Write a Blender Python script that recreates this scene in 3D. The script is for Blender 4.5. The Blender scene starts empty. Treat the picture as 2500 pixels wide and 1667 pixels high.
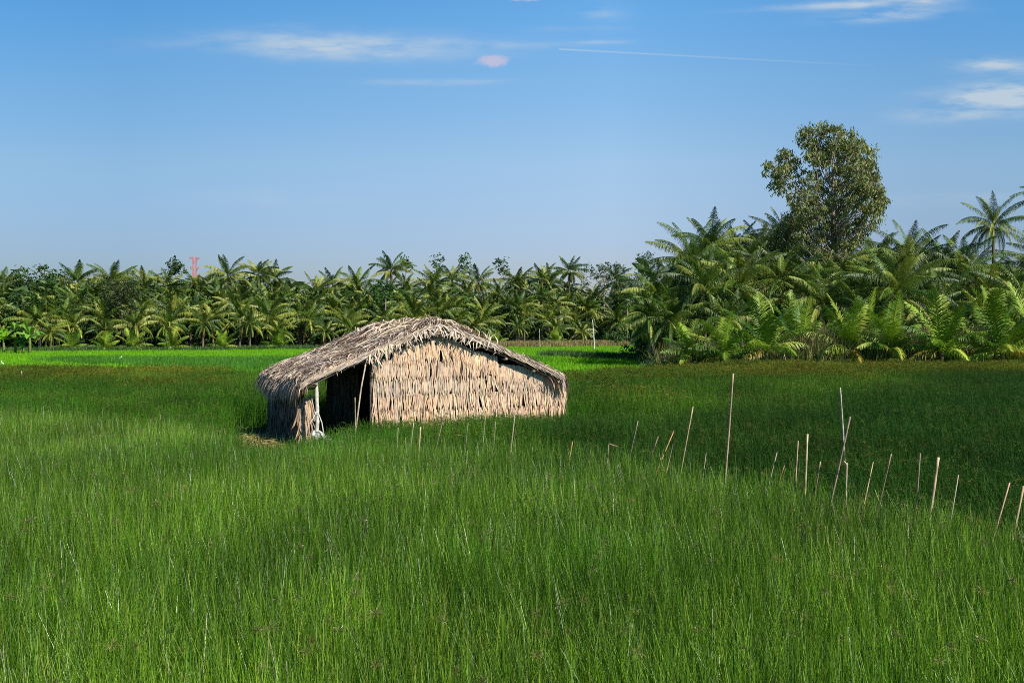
import bpy, math, random
import numpy as np
from mathutils import Vector, Matrix, Euler
from mathutils import noise as mnoise
R = random.Random(7)
S = bpy.context.scene
C = S.collection
PI = math.pi
F = 2431.0; CX = 1250.0; HY = 800.0; H = 3.0      # focal length, centre and horizon in photo pixels; eye height in metres

def at(px, py, d):
    """photo pixel at a given distance -> world point"""
    return Vector(((px-CX)/F*d, d, H-(py-HY)/F*d))
def lerp(a, b, t): return a+(b-a)*t
def interp(x, pts):
    if x <= pts[0][0]: return pts[0][1]
    for (a, b), (c, d) in zip(pts, pts[1:]):
        if x <= c: return lerp(b, d, (x-a)/(c-a))
    return pts[-1][1]
def U(a, b): return R.uniform(a, b)
def nz(x, y, z=0.0): return mnoise.noise(Vector((x, y, z)))

# ------------------------------------------------------------------ mesh builder
class MB:
    def __init__(s): s.v = []; s.f = []; s.c = []
    def strip(s, pts, ws, side, col, col2=None):
        b = len(s.v); n = len(pts)
        for i, p in enumerate(pts):
            w = ws[i]*0.5
            sd = side[i] if isinstance(side, list) else side
            s.v.append((p[0]-sd[0]*w, p[1]-sd[1]*w, p[2]-sd[2]*w))
            s.v.append((p[0]+sd[0]*w, p[1]+sd[1]*w, p[2]+sd[2]*w))
            c = col if col2 is None else tuple(lerp(col[k], col2[k], i/(n-1)) for k in range(3))
            s.c.append(c); s.c.append(c)
        for i in range(n-1):
            k = b+2*i; s.f.append((k, k+1, k+3, k+2))
    def tube(s, pts, rs, col, n=6, cap=True, col2=None):
        b = len(s.v); N = len(pts)
        for i, p in enumerate(pts):
            t = (pts[min(i+1, N-1)]-pts[max(i-1, 0)]).normalized()
            a = t.cross(Vector((0.13, 0.97, 0.21)) if abs(t.y) < 0.9 else Vector((1, 0, 0))).normalized(); q = t.cross(a)
            c = col if col2 is None else tuple(lerp(col[k], col2[k], i/(N-1)) for k in range(3))
            for j in range(n):
                an = 2*PI*j/n
                w = p+(a*math.cos(an)+q*math.sin(an))*rs[i]
                s.v.append(tuple(w)); s.c.append(c)
        for i in range(N-1):
            for j in range(n):
                s.f.append((b+i*n+j, b+i*n+(j+1) % n, b+(i+1)*n+(j+1) % n, b+(i+1)*n+j))
        if cap:
            s.f.append(tuple(b+j for j in range(n))[::-1]); s.f.append(tuple(b+(N-1)*n+j for j in range(n)))
    def box(s, lo, hi, col):
        b = len(s.v)
        for x in (lo[0], hi[0]):
            for y in (lo[1], hi[1]):
                for z in (lo[2], hi[2]): s.v.append((x, y, z)); s.c.append(col)
        for q in ((0, 1, 3, 2), (4, 6, 7, 5), (0, 4, 5, 1), (2, 3, 7, 6), (0, 2, 6, 4), (1, 5, 7, 3)): s.f.append(tuple(b+k for k in q))
    def mesh(s, name, mat, smooth=False):
        m = bpy.data.meshes.new(name)
        m.from_pydata(s.v, [], s.f)
        a = m.color_attributes.new('Col', 'FLOAT_COLOR', 'POINT')
        arr = np.ones((len(s.v), 4), dtype=np.float32); arr[:, :3] = np.array(s.c, dtype=np.float32)
        a.data.foreach_set('color', arr.ravel())
        if smooth: m.polygons.foreach_set('use_smooth', [True]*len(m.polygons))
        m.materials.append(mat); m.update()
        return m
def obj(name, me, parent=None, link=True):
    o = bpy.data.objects.new(name, me)
    if link: C.objects.link(o)
    if parent: o.parent = parent
    return o
def tag(o, label, cat=None, group=None, kind=None):
    o['label'] = label
    if cat: o['category'] = cat
    if group: o['group'] = group
    if kind: o['kind'] = kind
    return o
def empty(name, loc, rz=0.0):
    o = bpy.data.objects.new(name, None); C.objects.link(o); o.empty_display_size = 0.3
    o.location = loc; o.rotation_euler = (0, 0, rz); return o
def dup(root, loc, rz, sc):
    r = root.copy(); C.objects.link(r); r.location = loc; r.rotation_euler = (0, 0, rz); r.scale = (sc,)*3
    for ch in root.children:
        c = ch.copy(); C.objects.link(c); c.parent = r
    return r

# ------------------------------------------------------------------ materials
def nodes(name):
    m = bpy.data.materials.new(name); m.use_nodes = True
    nt = m.node_tree; nt.nodes.clear()
    return m, nt, nt.nodes, nt.links
def foliage_mat(name, rough=0.45, spec=0.35, trans=0.3, var=0.25, scale=0.6, world=None, transtint=(1.0, 1.0, 0.6)):
    """leaf surface: vertex tint x slow noise, part of the light shining through"""
    m, nt, N, L = nodes(name)
    out = N.new('ShaderNodeOutputMaterial'); at_ = N.new('ShaderNodeAttribute'); at_.attribute_name = 'Col'
    geo = N.new('ShaderNodeNewGeometry'); oi = N.new('ShaderNodeObjectInfo')
    no = N.new('ShaderNodeTexNoise'); no.inputs['Scale'].default_value = scale; no.inputs['Detail'].default_value = 3
    L.new(geo.outputs['Position'], no.inputs['Vector'])
    mr = N.new('ShaderNodeMapRange'); mr.inputs[1].default_value = 0.3; mr.inputs[2].default_value = 0.7
    mr.inputs[3].default_value = 1-var; mr.inputs[4].default_value = 1+var
    L.new(no.outputs['Fac'], mr.inputs[0])
    mr2 = N.new('ShaderNodeMapRange'); mr2.inputs[3].default_value = 1-var*0.6; mr2.inputs[4].default_value = 1+var*0.6
    L.new(oi.outputs['Random'], mr2.inputs[0])
    mu = N.new('ShaderNodeMath'); mu.operation = 'MULTIPLY'; L.new(mr.outputs[0], mu.inputs[0]); L.new(mr2.outputs[0], mu.inputs[1])
    vm = N.new('ShaderNodeVectorMath'); vm.operation = 'SCALE'; L.new(at_.outputs['Color'], vm.inputs[0]); L.new(mu.outputs[0], vm.inputs['Scale'])
    col = vm.outputs[0]
    if world:   # patches of other growth, laid out on the ground of the field
        n2 = N.new('ShaderNodeTexNoise'); n2.inputs['Scale'].default_value = world[0]; n2.inputs['Detail'].default_value = 4
        mp = N.new('ShaderNodeMapping'); mp.inputs['Scale'].default_value = (1, 1, 0.05); mp.inputs['Location'].default_value = (13, 5, 2)
        L.new(geo.outputs['Position'], mp.inputs[0]); L.new(mp.outputs[0], n2.inputs['Vector'])
        r2 = N.new('ShaderNodeMapRange'); r2.inputs[1].default_value = world[1]; r2.inputs[2].default_value = world[2]
        L.new(n2.outputs['Fac'], r2.inputs[0])
        mx = N.new('ShaderNodeMix'); mx.data_type = 'RGBA'; mx.blend_type = 'MULTIPLY'
        L.new(r2.outputs[0], mx.inputs['Factor']); L.new(col, mx.inputs[6]); mx.inputs[7].default_value = (*world[3], 1)
        col = mx.outputs[2]
    b = N.new('ShaderNodeBsdfPrincipled'); b.inputs['Roughness'].default_value = rough
    b.inputs['Specular IOR Level'].default_value = spec
    L.new(col, b.inputs['Base Color'])
    t = N.new('ShaderNodeBsdfTranslucent')
    tm = N.new('ShaderNodeVectorMath'); tm.operation = 'MULTIPLY'; L.new(col, tm.inputs[0]); tm.inputs[1].default_value = transtint
    L.new(tm.outputs[0], t.inputs['Color'])
    ms = N.new('ShaderNodeMixShader'); ms.inputs[0].default_value = trans
    L.new(b.outputs[0], ms.inputs[1]); L.new(t.outputs[0], ms.inputs[2]); L.new(ms.outputs[0], out.inputs[0])
    return m
def plain_mat(name, rough=0.8, spec=0.2, var=0.2, scale=4.0, bump=0.0, stretch=(1, 1, 1)):
    m, nt, N, L = nodes(name)
    out = N.new('ShaderNodeOutputMaterial'); at_ = N.new('ShaderNodeAttribute'); at_.attribute_name = 'Col'
    tc = N.new('ShaderNodeTexCoord'); mp = N.new('ShaderNodeMapping'); mp.inputs['Scale'].default_value = stretch
    no = N.new('ShaderNodeTexNoise'); no.inputs['Scale'].default_value = scale; no.inputs['Detail'].default_value = 5
    L.new(tc.outputs['Object'], mp.inputs[0]); L.new(mp.outputs[0], no.inputs['Vector'])
    mr = N.new('ShaderNodeMapRange'); mr.inputs[1].default_value = 0.3; mr.inputs[2].default_value = 0.7
    mr.inputs[3].default_value = 1-var; mr.inputs[4].default_value = 1+var; L.new(no.outputs['Fac'], mr.inputs[0])
    vm = N.new('ShaderNodeVectorMath'); vm.operation = 'SCALE'; L.new(at_.outputs['Color'], vm.inputs[0]); L.new(mr.outputs[0], vm.inputs['Scale'])
    b = N.new('ShaderNodeBsdfPrincipled'); b.inputs['Roughness'].default_value = rough; b.inputs['Specular IOR Level'].default_value = spec
    L.new(vm.outputs[0], b.inputs['Base Color'])
    if bump:
        bp = N.new('ShaderNodeBump'); bp.inputs['Strength'].default_value = bump; L.new(no.outputs['Fac'], bp.inputs['Height']); L.new(bp.outputs[0], b.inputs['Normal'])
    L.new(b.outputs[0], out.inputs[0]); return m
def ground_mat(name, c1, c2, c3, s1=0.15, s2=2.0):
    m, nt, N, L = nodes(name)
    out = N.new('ShaderNodeOutputMaterial'); geo = N.new('ShaderNodeNewGeometry')
    n1 = N.new('ShaderNodeTexNoise'); n1.inputs['Scale'].default_value = s1; n1.inputs['Detail'].default_value = 5
    n2 = N.new('ShaderNodeTexNoise'); n2.inputs['Scale'].default_value = s2; n2.inputs['Detail'].default_value = 6
    for n in (n1, n2): L.new(geo.outputs['Position'], n.inputs['Vector'])
    r = N.new('ShaderNodeValToRGB'); r.color_ramp.elements[0].position = 0.38; r.color_ramp.elements[0].color = (*c1, 1)
    r.color_ramp.elements[1].position = 0.62; r.color_ramp.elements[1].color = (*c2, 1); L.new(n1.outputs['Fac'], r.inputs[0])
    mx = N.new('ShaderNodeMix'); mx.data_type = 'RGBA'; mr = N.new('ShaderNodeMapRange'); mr.inputs[1].default_value = 0.5; mr.inputs[2].default_value = 0.7
    L.new(n2.outputs['Fac'], mr.inputs[0]); L.new(mr.outputs[0], mx.inputs['Factor']); L.new(r.outputs[0], mx.inputs[6]); mx.inputs[7].default_value = (*c3, 1)
    b = N.new('ShaderNodeBsdfPrincipled'); b.inputs['Roughness'].default_value = 0.95; b.inputs['Specular IOR Level'].default_value = 0.1
    L.new(mx.outputs[2], b.inputs['Base Color'])
    bp = N.new('ShaderNodeBump'); bp.inputs['Strength'].default_value = 0.6; bp.inputs['Distance'].default_value = 0.1
    L.new(n2.outputs['Fac'], bp.inputs['Height']); L.new(bp.outputs[0], b.inputs['Normal'])
    L.new(b.outputs[0], out.inputs[0]); return m

M_reed = foliage_mat('reed', 0.32, 0.36, 0.28, 0.36, 0.6, world=(0.25, 0.42, 0.62, (0.62, 0.74, 0.72)))
M_sedge = foliage_mat('sedge', 0.6, 0.12, 0.25, 0.3, 0.5, world=(0.16, 0.42, 0.6, (0.6, 0.82, 0.8)))
M_rice = foliage_mat('rice', 0.5, 0.25, 0.4, 0.12, 0.2)
M_palm = foliage_mat('palm_leaf', 0.45, 0.35, 0.16, 0.25, 0.5)
M_leaf = foliage_mat('leaf', 0.5, 0.28, 0.25, 0.3, 0.8)
M_bark = plain_mat('bark', 0.9, 0.1, 0.3, 6, 0.4)
M_thatch = plain_mat('thatch', 0.75, 0.2, 0.18, 9)
M_bamboo = plain_mat('bamboo', 0.6, 0.25, 0.42, 9, 0.3)
M_metal = plain_mat('painted_steel', 0.6, 0.3, 0.1, 2)
M_plastic = plain_mat('plastic', 0.35, 0.5, 0.1, 8)
M_feather = plain_mat('feather', 0.8, 0.2, 0.05, 8)

# ------------------------------------------------------------------ ground
def sheet(name, pts, z, mat):
    m = bpy.data.meshes.new(name); m.from_pydata([(x, y, z) for x, y in pts], [], [tuple(range(len(pts)))]); m.materials.append(mat)
    o = obj(name, m); o['kind'] = 'structure'; return o
sheet('ground', [(-1500, -400), (1500, -400), (1500, 2500), (-1500, 2500)], 0.0,
      ground_mat('soil', (0.022, 0.030, 0.010), (0.035, 0.045, 0.016), (0.05, 0.04, 0.02)))

# line where the tall near reeds end (a shallow ditch with stakes runs along it)
EDGE = [(-30, 27), (-16, 22.5), (-10.3, 20), (-6.2, 18.3), (-4.6, 15.6), (-3.2, 14.6), (-1.8, 15.5), (0, 14.9), (1.4, 13.6), (2.7, 12.3), (4.2, 9.9), (5.2, 9.0), (8, 7.5), (14, 5)]
def edge(x): return interp(x, EDGE)
# line where sedge field gives way to the young rice
FAR = [(-60, 52), (-22, 50), (-15, 49), (-9.5, 45), (-4, 43.5), (2, 43.5), (5, 48), (9, 53), (13, 57), (60, 60)]
def far(x): return interp(x, FAR)
# hut frame
LO = Vector((-4.97, 23.5, 0)); HA = math.radians(25)
u = Vector((math.cos(HA), math.sin(HA), 0)); v = Vector((-math.sin(HA), math.cos(HA), 0))
def hut_local(x, y):
    d = Vector((x, y, 0))-LO; return d.dot(u), d.dot(v)
def s_at(px, t):
    k = (px-CX)/F     # (LO+s u+t v): x = k*y
    b = LO+v*t
    return (k*b.y-b.x)/(u.x-k*u.y)
def z_at(px, py, t):
    p = LO+v*t+u*s_at(px, t); return H-(py-HY)/F*p.y

# ------------------------------------------------------------------ grasses
GREENS = [(0.062, 0.150, 0.007), (0.096, 0.200, 0.010), (0.145, 0.260, 0.018), (0.020, 0.066, 0.004), (0.190, 0.280, 0.038), (0.052, 0.125, 0.014)]
def blade(mb, x, y, h, w, az, lean, curl, col, nseg=4, fold=True, col2=None):
    face = az+U(-0.6, 0.6)+PI/2 if R.random() < 0.5 else U(0, PI)
    sd = (math.cos(face), math.sin(face), 0)
    pts = []; ws = []; px, py, pz = x, y, 0.0; a = lean; st = h/nseg
    for i in range(nseg+1):
        pts.append((px, py, pz)); ws.append(w*(1-0.85*(i/nseg)**1.6))
        a2 = a+curl*(i/nseg)
        px += math.sin(a2)*math.cos(az)*st; py += math.sin(a2)*math.sin(az)*st; pz += math.cos(a2)*st
    mb.strip(pts, ws, sd, col, col2)
    return pts[-1]
def umbel(mb, p, r, col, n=11, w=0.006):
    for k in range(n):
        az = U(0, 2*PI); el = U(-0.35, 1.3); l = r*U(0.6, 1.1)
        d = Vector((math.cos(az)*math.cos(el), math.sin(az)*math.cos(el), math.sin(el)))
        q = Vector(p)+d*l*0.6; q2 = q+(d+Vector((0, 0, -0.5))).normalized()*l*0.45
        sd = d.cross(Vector((U(-1, 1), U(-1, 1), U(-1, 1)))).normalized()
        mb.strip([Vector(p), q, q2], [w*0.5, w*1.2, w*1.6], sd, col)
def jit(c, a=0.2):
    k = U(1-a, 1+a); return (c[0]*k*U(0.9, 1.12), c[1]*k, c[2]*k*U(0.85, 1.15))
protos = {}
def proto_coll(name, n, fn, mat):
    col = bpy.data.collections.new(name)
    for i in range(n):
        mb = MB(); fn(mb, i); o = bpy.data.objects.new(name, mb.mesh(name, mat)); col.objects.link(o)
    protos[name] = col; return col
def near_patch(mb, i):
    n = 640
    for k in range(n):
        r = 0.62*math.sqrt(R.random()); a = U(0, 2*PI); x, y = r*math.cos(a), r*math.sin(a)
        q = R.random(); az = U(0, 2*PI)
        if q < 0.82:
            h = U(0.95, 1.33); w = U(0.005, 0.0125); c = jit(R.choice(GREENS), 0.35)
            blade(mb, x, y, h, w, az, abs(R.gauss(0, 0.18)), U(0, 0.65), c, 4, True, tuple(q_*1.3 for q_ in c))
        elif q < 0.90:    # leaning leaves
            blade(mb, x, y, U(0.9, 1.35), U(0.005, 0.009), az, U(0.15, 0.5), U(0.1, 0.9), jit(R.choice(GREENS[:3]), 0.25), 5)
        elif q < 0.955:    # short dead litter
            blade(mb, x, y, U(0.4, 0.9), U(0.004, 0.008), az, U(0, 0.5), U(0, 0.8), jit((0.15, 0.13, 0.05), 0.3), 3)
        elif q < 0.966:    # pale stems
            blade(mb, x, y, U(1.1, 1.5), U(0.004, 0.009), az, U(0.05, 0.6), U(-0.3, 0.6), jit((0.30, 0.42, 0.15), 0.5), 5)
        else:
            p = blade(mb, x, y, U(1.05, 1.28), 0.005, az, abs(R.gauss(0, 0.08)), U(0, 0.3), jit(GREENS[1]), 4)
            if R.random() < 0.04: umbel(mb, p, U(0.025, 0.055), jit((0.16, 0.17, 0.045), 0.25), 50, 0.0014)
def mid_patch(mb, i):
    for k in range(330):
        r = 0.72*math.sqrt(R.random()); a = U(0, 2*PI); x, y = r*math.cos(a), r*math.sin(a); az = U(0, 2*PI); q = R.random()
        if q < 0.72:
            blade(mb, x, y, U(0.75, 1.22), U(0.008, 0.017), az, abs(R.gauss(0, 0.16)), U(0, 0.5), jit(R.choice([(0.032, 0.105, 0.006), (0.060, 0.155, 0.008), (0.11, 0.225, 0.012)]), 0.4), 4)
        elif q < 0.9:
            p = blade(mb, x, y, U(0.85, 1.08), 0.009, az, abs(R.gauss(0, 0.12)), U(0, 0.3), jit((0.055, 0.15, 0.010)), 3)
            if R.random() < 0.3: umbel(mb, p, U(0.05, 0.09), jit(R.choice([(0.10, 0.13, 0.022), (0.12, 0.13, 0.028), (0.08, 0.13, 0.02)]), 0.3), 9, 0.007)
        else:
            blade(mb, x, y, U(0.8, 1.2), U(0.006, 0.011), az, U(0.2, 0.9), U(0, 0.9), jit((0.09, 0.15, 0.05), 0.4), 5)
def dark_patch(mb, i):
    for k in range(340):
        r = 0.72*math.sqrt(R.random()); a = U(0, 2*PI); x, y = r*math.cos(a), r*math.sin(a); az = U(0, 2*PI); q = R.random()
        if q < 0.8:
            blade(mb, x, y, U(0.8, 1.25), U(0.006, 0.013), az, abs(R.gauss(0.0, 0.2)), U(0, 0.8), jit(R.choice([(0.014, 0.066, 0.006), (0.024, 0.088, 0.007), (0.042, 0.11, 0.008)]), 0.35), 5)
        elif q < 0.95:
            p = blade(mb, x, y, U(0.85, 1.08), 0.008, az, abs(R.gauss(0, 0.15)), U(0, 0.4), jit((0.045, 0.08, 0.015)), 3)
            if R.random() < 0.3: umbel(mb, p, U(0.05, 0.09), jit(R.choice([(0.06, 0.10, 0.015), (0.085, 0.10, 0.018)]), 0.3), 14, 0.004)
        else:
            blade(mb, x, y, U(0.8, 1.3), U(0.005, 0.009), az, U(0.2, 0.9), U(0, 1.1), jit((0.10, 0.17, 0.07), 0.4), 6)
def brown_patch(mb, i):
    for k in range(300):
        r = 0.72*math.sqrt(R.random()); a = U(0, 2*PI); x, y = r*math.cos(a), r*math.sin(a); az = U(0, 2*PI); q = R.random()
        g = R.choice([(0.045, 0.125, 0.008), (0.075, 0.175, 0.010), (0.028, 0.09, 0.006)])
        if q < 0.45:
            blade(mb, x, y, U(0.75, 1.25), U(0.012, 0.022), az, abs(R.gauss(0, 0.12)), U(0, 0.4), jit(g, 0.35), 3)
        else:
            tip = jit(R.choice([(0.16, 0.155, 0.018), (0.18, 0.14, 0.022), (0.12, 0.16, 0.014)]), 0.35)
            p = blade(mb, x, y, U(0.8, 1.2), U(0.012, 0.02), az, abs(R.gauss(0, 0.12)), U(0, 0.35), jit(g, 0.3), 3, True, tip)
            if R.random() < 0.30: umbel(mb, p, U(0.05, 0.10), tip, 10, 0.008)
def rice_patch(mb, i):
    for k in range(170):
        x, y = U(-1.3, 1.3), U(-1.3, 1.3); az = U(0, 2*PI)
        blade(mb, x, y, U(0.26, 0.42), U(0.03, 0.055), az, abs(R.gauss(0, 0.25)), U(0, 0.7), jit(R.choice([(0.17, 0.42, 0.008), (0.21, 0.47, 0.010), (0.15, 0.38, 0.008)]), 0.12), 3)
def cane_patch(mb, i):
    for k in range(110):
        x, y = U(-1, 1), U(-1, 1); az = U(0, 2*PI); g = R.random()
        c = jit((0.34, 0.25, 0.12), 0.3) if g < 0.42 else jit((0.13, 0.18, 0.05), 0.35) if g < 0.75 else jit((0.05, 0.11, 0.02), 0.3)
        blade(mb, x, y, U(1.4, 3.1), U(0.03, 0.06), az, abs(R.gauss(0, 0.15)), U(0, 1.0 if g > 0.3 else 0.4), c, 4)
def weed_patch(mb, i):
    for k in range(150):
        x, y = U(-0.9, 0.9), U(-0.9, 0.9); az = U(0, 2*PI)
        blade(mb, x, y, U(0.25, 0.75), U(0.03, 0.06), az, abs(R.gauss(0, 0.35)), U(0, 0.9), jit(R.choice([(0.04, 0.12, 0.02), (0.06, 0.13, 0.025), (0.09, 0.15, 0.04)]), 0.3), 3)
def dry_patch(mb, i):
    for k in range(150):
        x, y = U(-1.2, 1.2), U(-1.2, 1.2); az = U(0, 2*PI)
        blade(mb, x, y, U(0.25, 0.8), U(0.04, 0.08), az, abs(R.gauss(0, 0.3)), U(0, 0.7), jit(R.choice([(0.30, 0.20, 0.09), (0.24, 0.20, 0.08), (0.14, 0.17, 0.05)]), 0.25), 3)
proto_coll('near_reed_tuft', 7, near_patch, M_reed)
proto_coll('sedge_tuft', 6, mid_patch, M_sedge)
proto_coll('dark_sedge_tuft', 6, dark_patch, M_sedge)
proto_coll('brown_sedge_tuft', 6, brown_patch, M_sedge)
proto_coll('rice_tuft', 5, rice_patch, M_rice)
proto_coll('cane_tuft', 5, cane_patch, M_reed)
proto_coll('weed_tuft', 4, weed_patch, M_leaf)
proto_coll('dry_tuft', 4, dry_patch, M_thatch)

def scatter(name, coll, pts, label):
    """pts: (x,y,z,rot,sx,sz) -> one object that spreads the tufts of coll"""
    me = bpy.data.meshes.new(name); n = len(pts)
    A = np.array(pts, dtype=np.float32)
    me.from_pydata([tuple(p[:3]) for p in pts], [], [])
    a = me.attributes.new('rot', 'FLOAT_VECTOR', 'POINT'); r = np.zeros((n, 3), np.float32); r[:, 2] = A[:, 3]
    r[:, 0] = np.array([R.gauss(0, 0.03) for _ in range(n)]); r[:, 1] = np.array([R.gauss(0, 0.03) for _ in range(n)])
    a.data.foreach_set('vector', r.ravel())
    a = me.attributes.new('scl', 'FLOAT_VECTOR', 'POINT'); s = np.stack([A[:, 4], A[:, 4], A[:, 5]], 1).astype(np.float32); a.data.foreach_set('vector', s.ravel())
    a = me.attributes.new('idx', 'INT', 'POINT'); a.data.foreach_set('value', np.array([R.randrange(len(coll.objects)) for _ in range(n)], np.int32))
    o = obj(name, me)
    g = bpy.data.node_groups.new(name, 'GeometryNodeTree')
    g.interface.new_socket('Geometry', in_out='INPUT', socket_type='NodeSocketGeometry')
    g.interface.new_socket('Geometry', in_out='OUTPUT', socket_type='NodeSocketGeometry')
    N = g.nodes; L = g.links
    gi = N.new('NodeGroupInput'); go = N.new('NodeGroupOutput')
    ci = N.new('GeometryNodeCollectionInfo'); ci.inputs['Collection'].default_value = coll
    ci.inputs['Separate Children'].default_value = True; ci.inputs['Reset Children'].default_value = True
    ip = N.new('GeometryNodeInstanceOnPoints'); ip.inputs['Pick Instance'].default_value = True
    def na(nm, t):
        q = N.new('GeometryNodeInputNamedAttribute'); q.data_type = t; q.inputs['Name'].default_value = nm
        return [s for s in q.outputs if s.enabled and s.name == 'Attribute'][0]
    e2r = N.new('FunctionNodeEulerToRotation')
    L.new(na('rot', 'FLOAT_VECTOR'), e2r.inputs[0]); L.new(e2r.outputs[0], ip.inputs['Rotation'])
    L.new(na('scl', 'FLOAT_VECTOR'), ip.inputs['Scale']); L.new(na('idx', 'INT'), ip.inputs['Instance Index'])
    L.new(gi.outputs[0], ip.inputs['Points']); L.new(ci.outputs[0], ip.inputs['Instance']); L.new(ip.outputs[0], go.inputs[0])
    md = o.modifiers.new('scatter', 'NODES'); md.node_group = g
    return tag(o, label, None, None, 'stuff')

def in_hut(x, y, m=0.0):
    s, t = hut_local(x, y); return 0.0-m < s < 6.9+m and 0.45-m < t < 4.5+m
def clearing(x, y):
    """0..1, trampled ground at the hut's left corner and the ditch behind the near reeds"""
    d = math.hypot((x+5.5)/1.75, (y-20.6)/3.4)
    return max(0.0, min(1.0, (1.35-d)/0.45))
near_pts, mid_pts, brown_pts, dark_pts = [], [], [], []
sp = 0.50
y = 1.0
while y < 24:
    x = -0.56*y-4
    while x < 0.56*y+4:
        X, Y = x+U(-.22, .22), y+U(-.22, .22)
        if Y < edge(X)+0.25*nz(X, Y):
            if X > 0 and R.random() < (Y-edge(X)+2.4)/3: dark_pts.append((X, Y, 0, U(0, 2*PI), 1.0, 1.12)); x += sp; continue
            hz = 1.10+0.10*nz(X*0.35, Y*0.35)+0.06*nz(X*1.3, Y*1.3, 4)
            pxx = X/Y*F+CX
            if Y > 9 and 515 < pxx < 860:
                k = min(1, (pxx-515)/40, (860-pxx)/40); hz = lerp(hz, min(hz, (3-(0.121 if pxx < 745 else 0.108)*Y)/1.22), k)
            near_pts.append((X, Y, 0, U(0, 2*PI), U(0.9, 1.1), hz))
        x += sp
    y += sp
sp = 0.72; y = 5.0
while y < 63:
    x = -0.56*y-5
    while x < 0.56*y+5:
        X, Y = x+U(-.32, .32), y+U(-.32, .32)
        e = edge(X)
        if e+0.35 < Y < far(X)+0.6*nz(X*.4, 0) and not in_hut(X, Y, 0.25):
            hz = 0.98+0.14*nz(X*0.25, Y*0.25)+0.12*nz(X*.9, Y*.9, 4)
            if Y < e+1.6 and X > 1: hz *= U(0.55, 0.85)
            pxx = X/Y*F+CX
            if Y < 30 and 515 < pxx < 860:      # trampled hollow at the hut's left corner, thinner growth before the porch
                k = min(1, (pxx-515)/40, (860-pxx)/40, (30-Y)/2)
                lim = (3-(0.121 if pxx < 745 else 0.108)*Y)/1.15
                if pxx < 745 and lim < 0.22: x += sp; continue
                hz = lerp(hz, min(hz, max(0.14, lim)), k)
            s, t = hut_local(X, Y)
            if -1.5 < s < 8.5 and -5 < t < 0.6:
                hz *= lerp(1.0, 0.80, min(1, (t+5)/2.5))
            w = (Y-33)/9 + 1.5*nz(X*0.14, Y*0.10, 9)
            dk = (X-0.6)*0.5+min(0, (e+9-Y)*.3)+0.5*nz(X*.4, Y*.3, 2)
            (brown_pts if w+U(-0.35, 0.35) > 0.95 else dark_pts if dk+U(-.3, .3) > 0 else mid_pts).append((X, Y, 0, U(0, 2*PI), U(0.9, 1.15), hz))
        x += sp
    y += sp*(1.0 if y < 35 else 1.15)
scatter('reed_grass', protos['near_reed_tuft'], near_pts, 'tall bright green reed grass filling the foreground')
scatter('green_sedge', protos['sedge_tuft'], mid_pts, 'green sedge around the hut and to its left')
scatter('dark_sedge', protos['dark_sedge_tuft'], dark_pts, 'dark matted sedge behind the stakes at right')
scatter('brown_sedge', protos['brown_sedge_tuft'], brown_pts, 'brownish seeding sedge between the hut and rice field')
# dead straw along the ditch
ditch = []
for k in range(110):
    x = U(-2, 6.2); ditch.append((x, edge(x)+U(0.2, 1.1), 0, U(0, 6.28), U(0.25, 0.4), U(0.7, 1.5)))
scatter('dead_grass', protos['dry_tuft'], ditch, 'dead straw coloured grass along the row of stakes')

# rice paddies (bright, with one darker strip on the left)
def tree_line(x): return interp(x, [(-80, 116), (-62, 120), (-40, 126), (-20, 138), (0, 152), (22, 166), (60, 175)])
rice_m = ground_mat('rice_ground', (0.10, 0.26, 0.010), (0.13, 0.30, 0.012), (0.08, 0.20, 0.012), 0.05, 1.2)
sheet('rice_field', [(-110, 40), (60, 40), (70, 165), (22, 163), (0, 149), (-20, 135), (-40, 123), (-62, 117), (-110, 112)], 0.006, rice_m)
rp, dp, wp = [], [], []
y = 43.0
while y < 165:
    x = -0.56*y-4
    while x < min(0.3*y+6, 30):
        X, Y = x+U(-.4, .4), y+U(-.4, .4)
        grove_left = interp(Y, [(55, 11.0), (70, 10.5), (85, 14), (200, 22)])
        if far(X)-1.0 < Y < tree_line(X)-3 and X < grove_left and not (X > 2 and Y > 150):
            band = (64.5+max(0, -17-X)*0.8+nz(X*.1, 1)) < Y < 91+nz(X*.1, 7) and -41 < X < 2
            band2 = X < -28 and 62 < Y < 67+(-28-X)*0.1
            dark = (band or band2)
            (dp if dark else rp).append((X, Y, 0, U(0, 6.28), 1, 1+0.12*nz(X*.05, Y*.3, 5)))
        x += 2.0
    y += 2.0
scatter('young_rice', protos['rice_tuft'], rp, 'bright young rice covering the far paddy')
def dark_rice(mb, i):
    for k in range(190):
        x, y = U(-1.3, 1.3), U(-1.3, 1.3)
        blade(mb, x, y, U(0.4, 0.62), U(0.03, 0.05), U(0, 6.28), abs(R.gauss(0, 0.2)), U(0, 0.5), jit(R.choice([(0.07, 0.22, 0.020), (0.09, 0.25, 0.022)]), 0.25), 3)
proto_coll('dark_rice_tuft', 4, dark_rice, M_rice)
scatter('dark_rice', protos['dark_rice_tuft'], dp, 'darker green strip of rice left of the hut roof')
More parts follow.
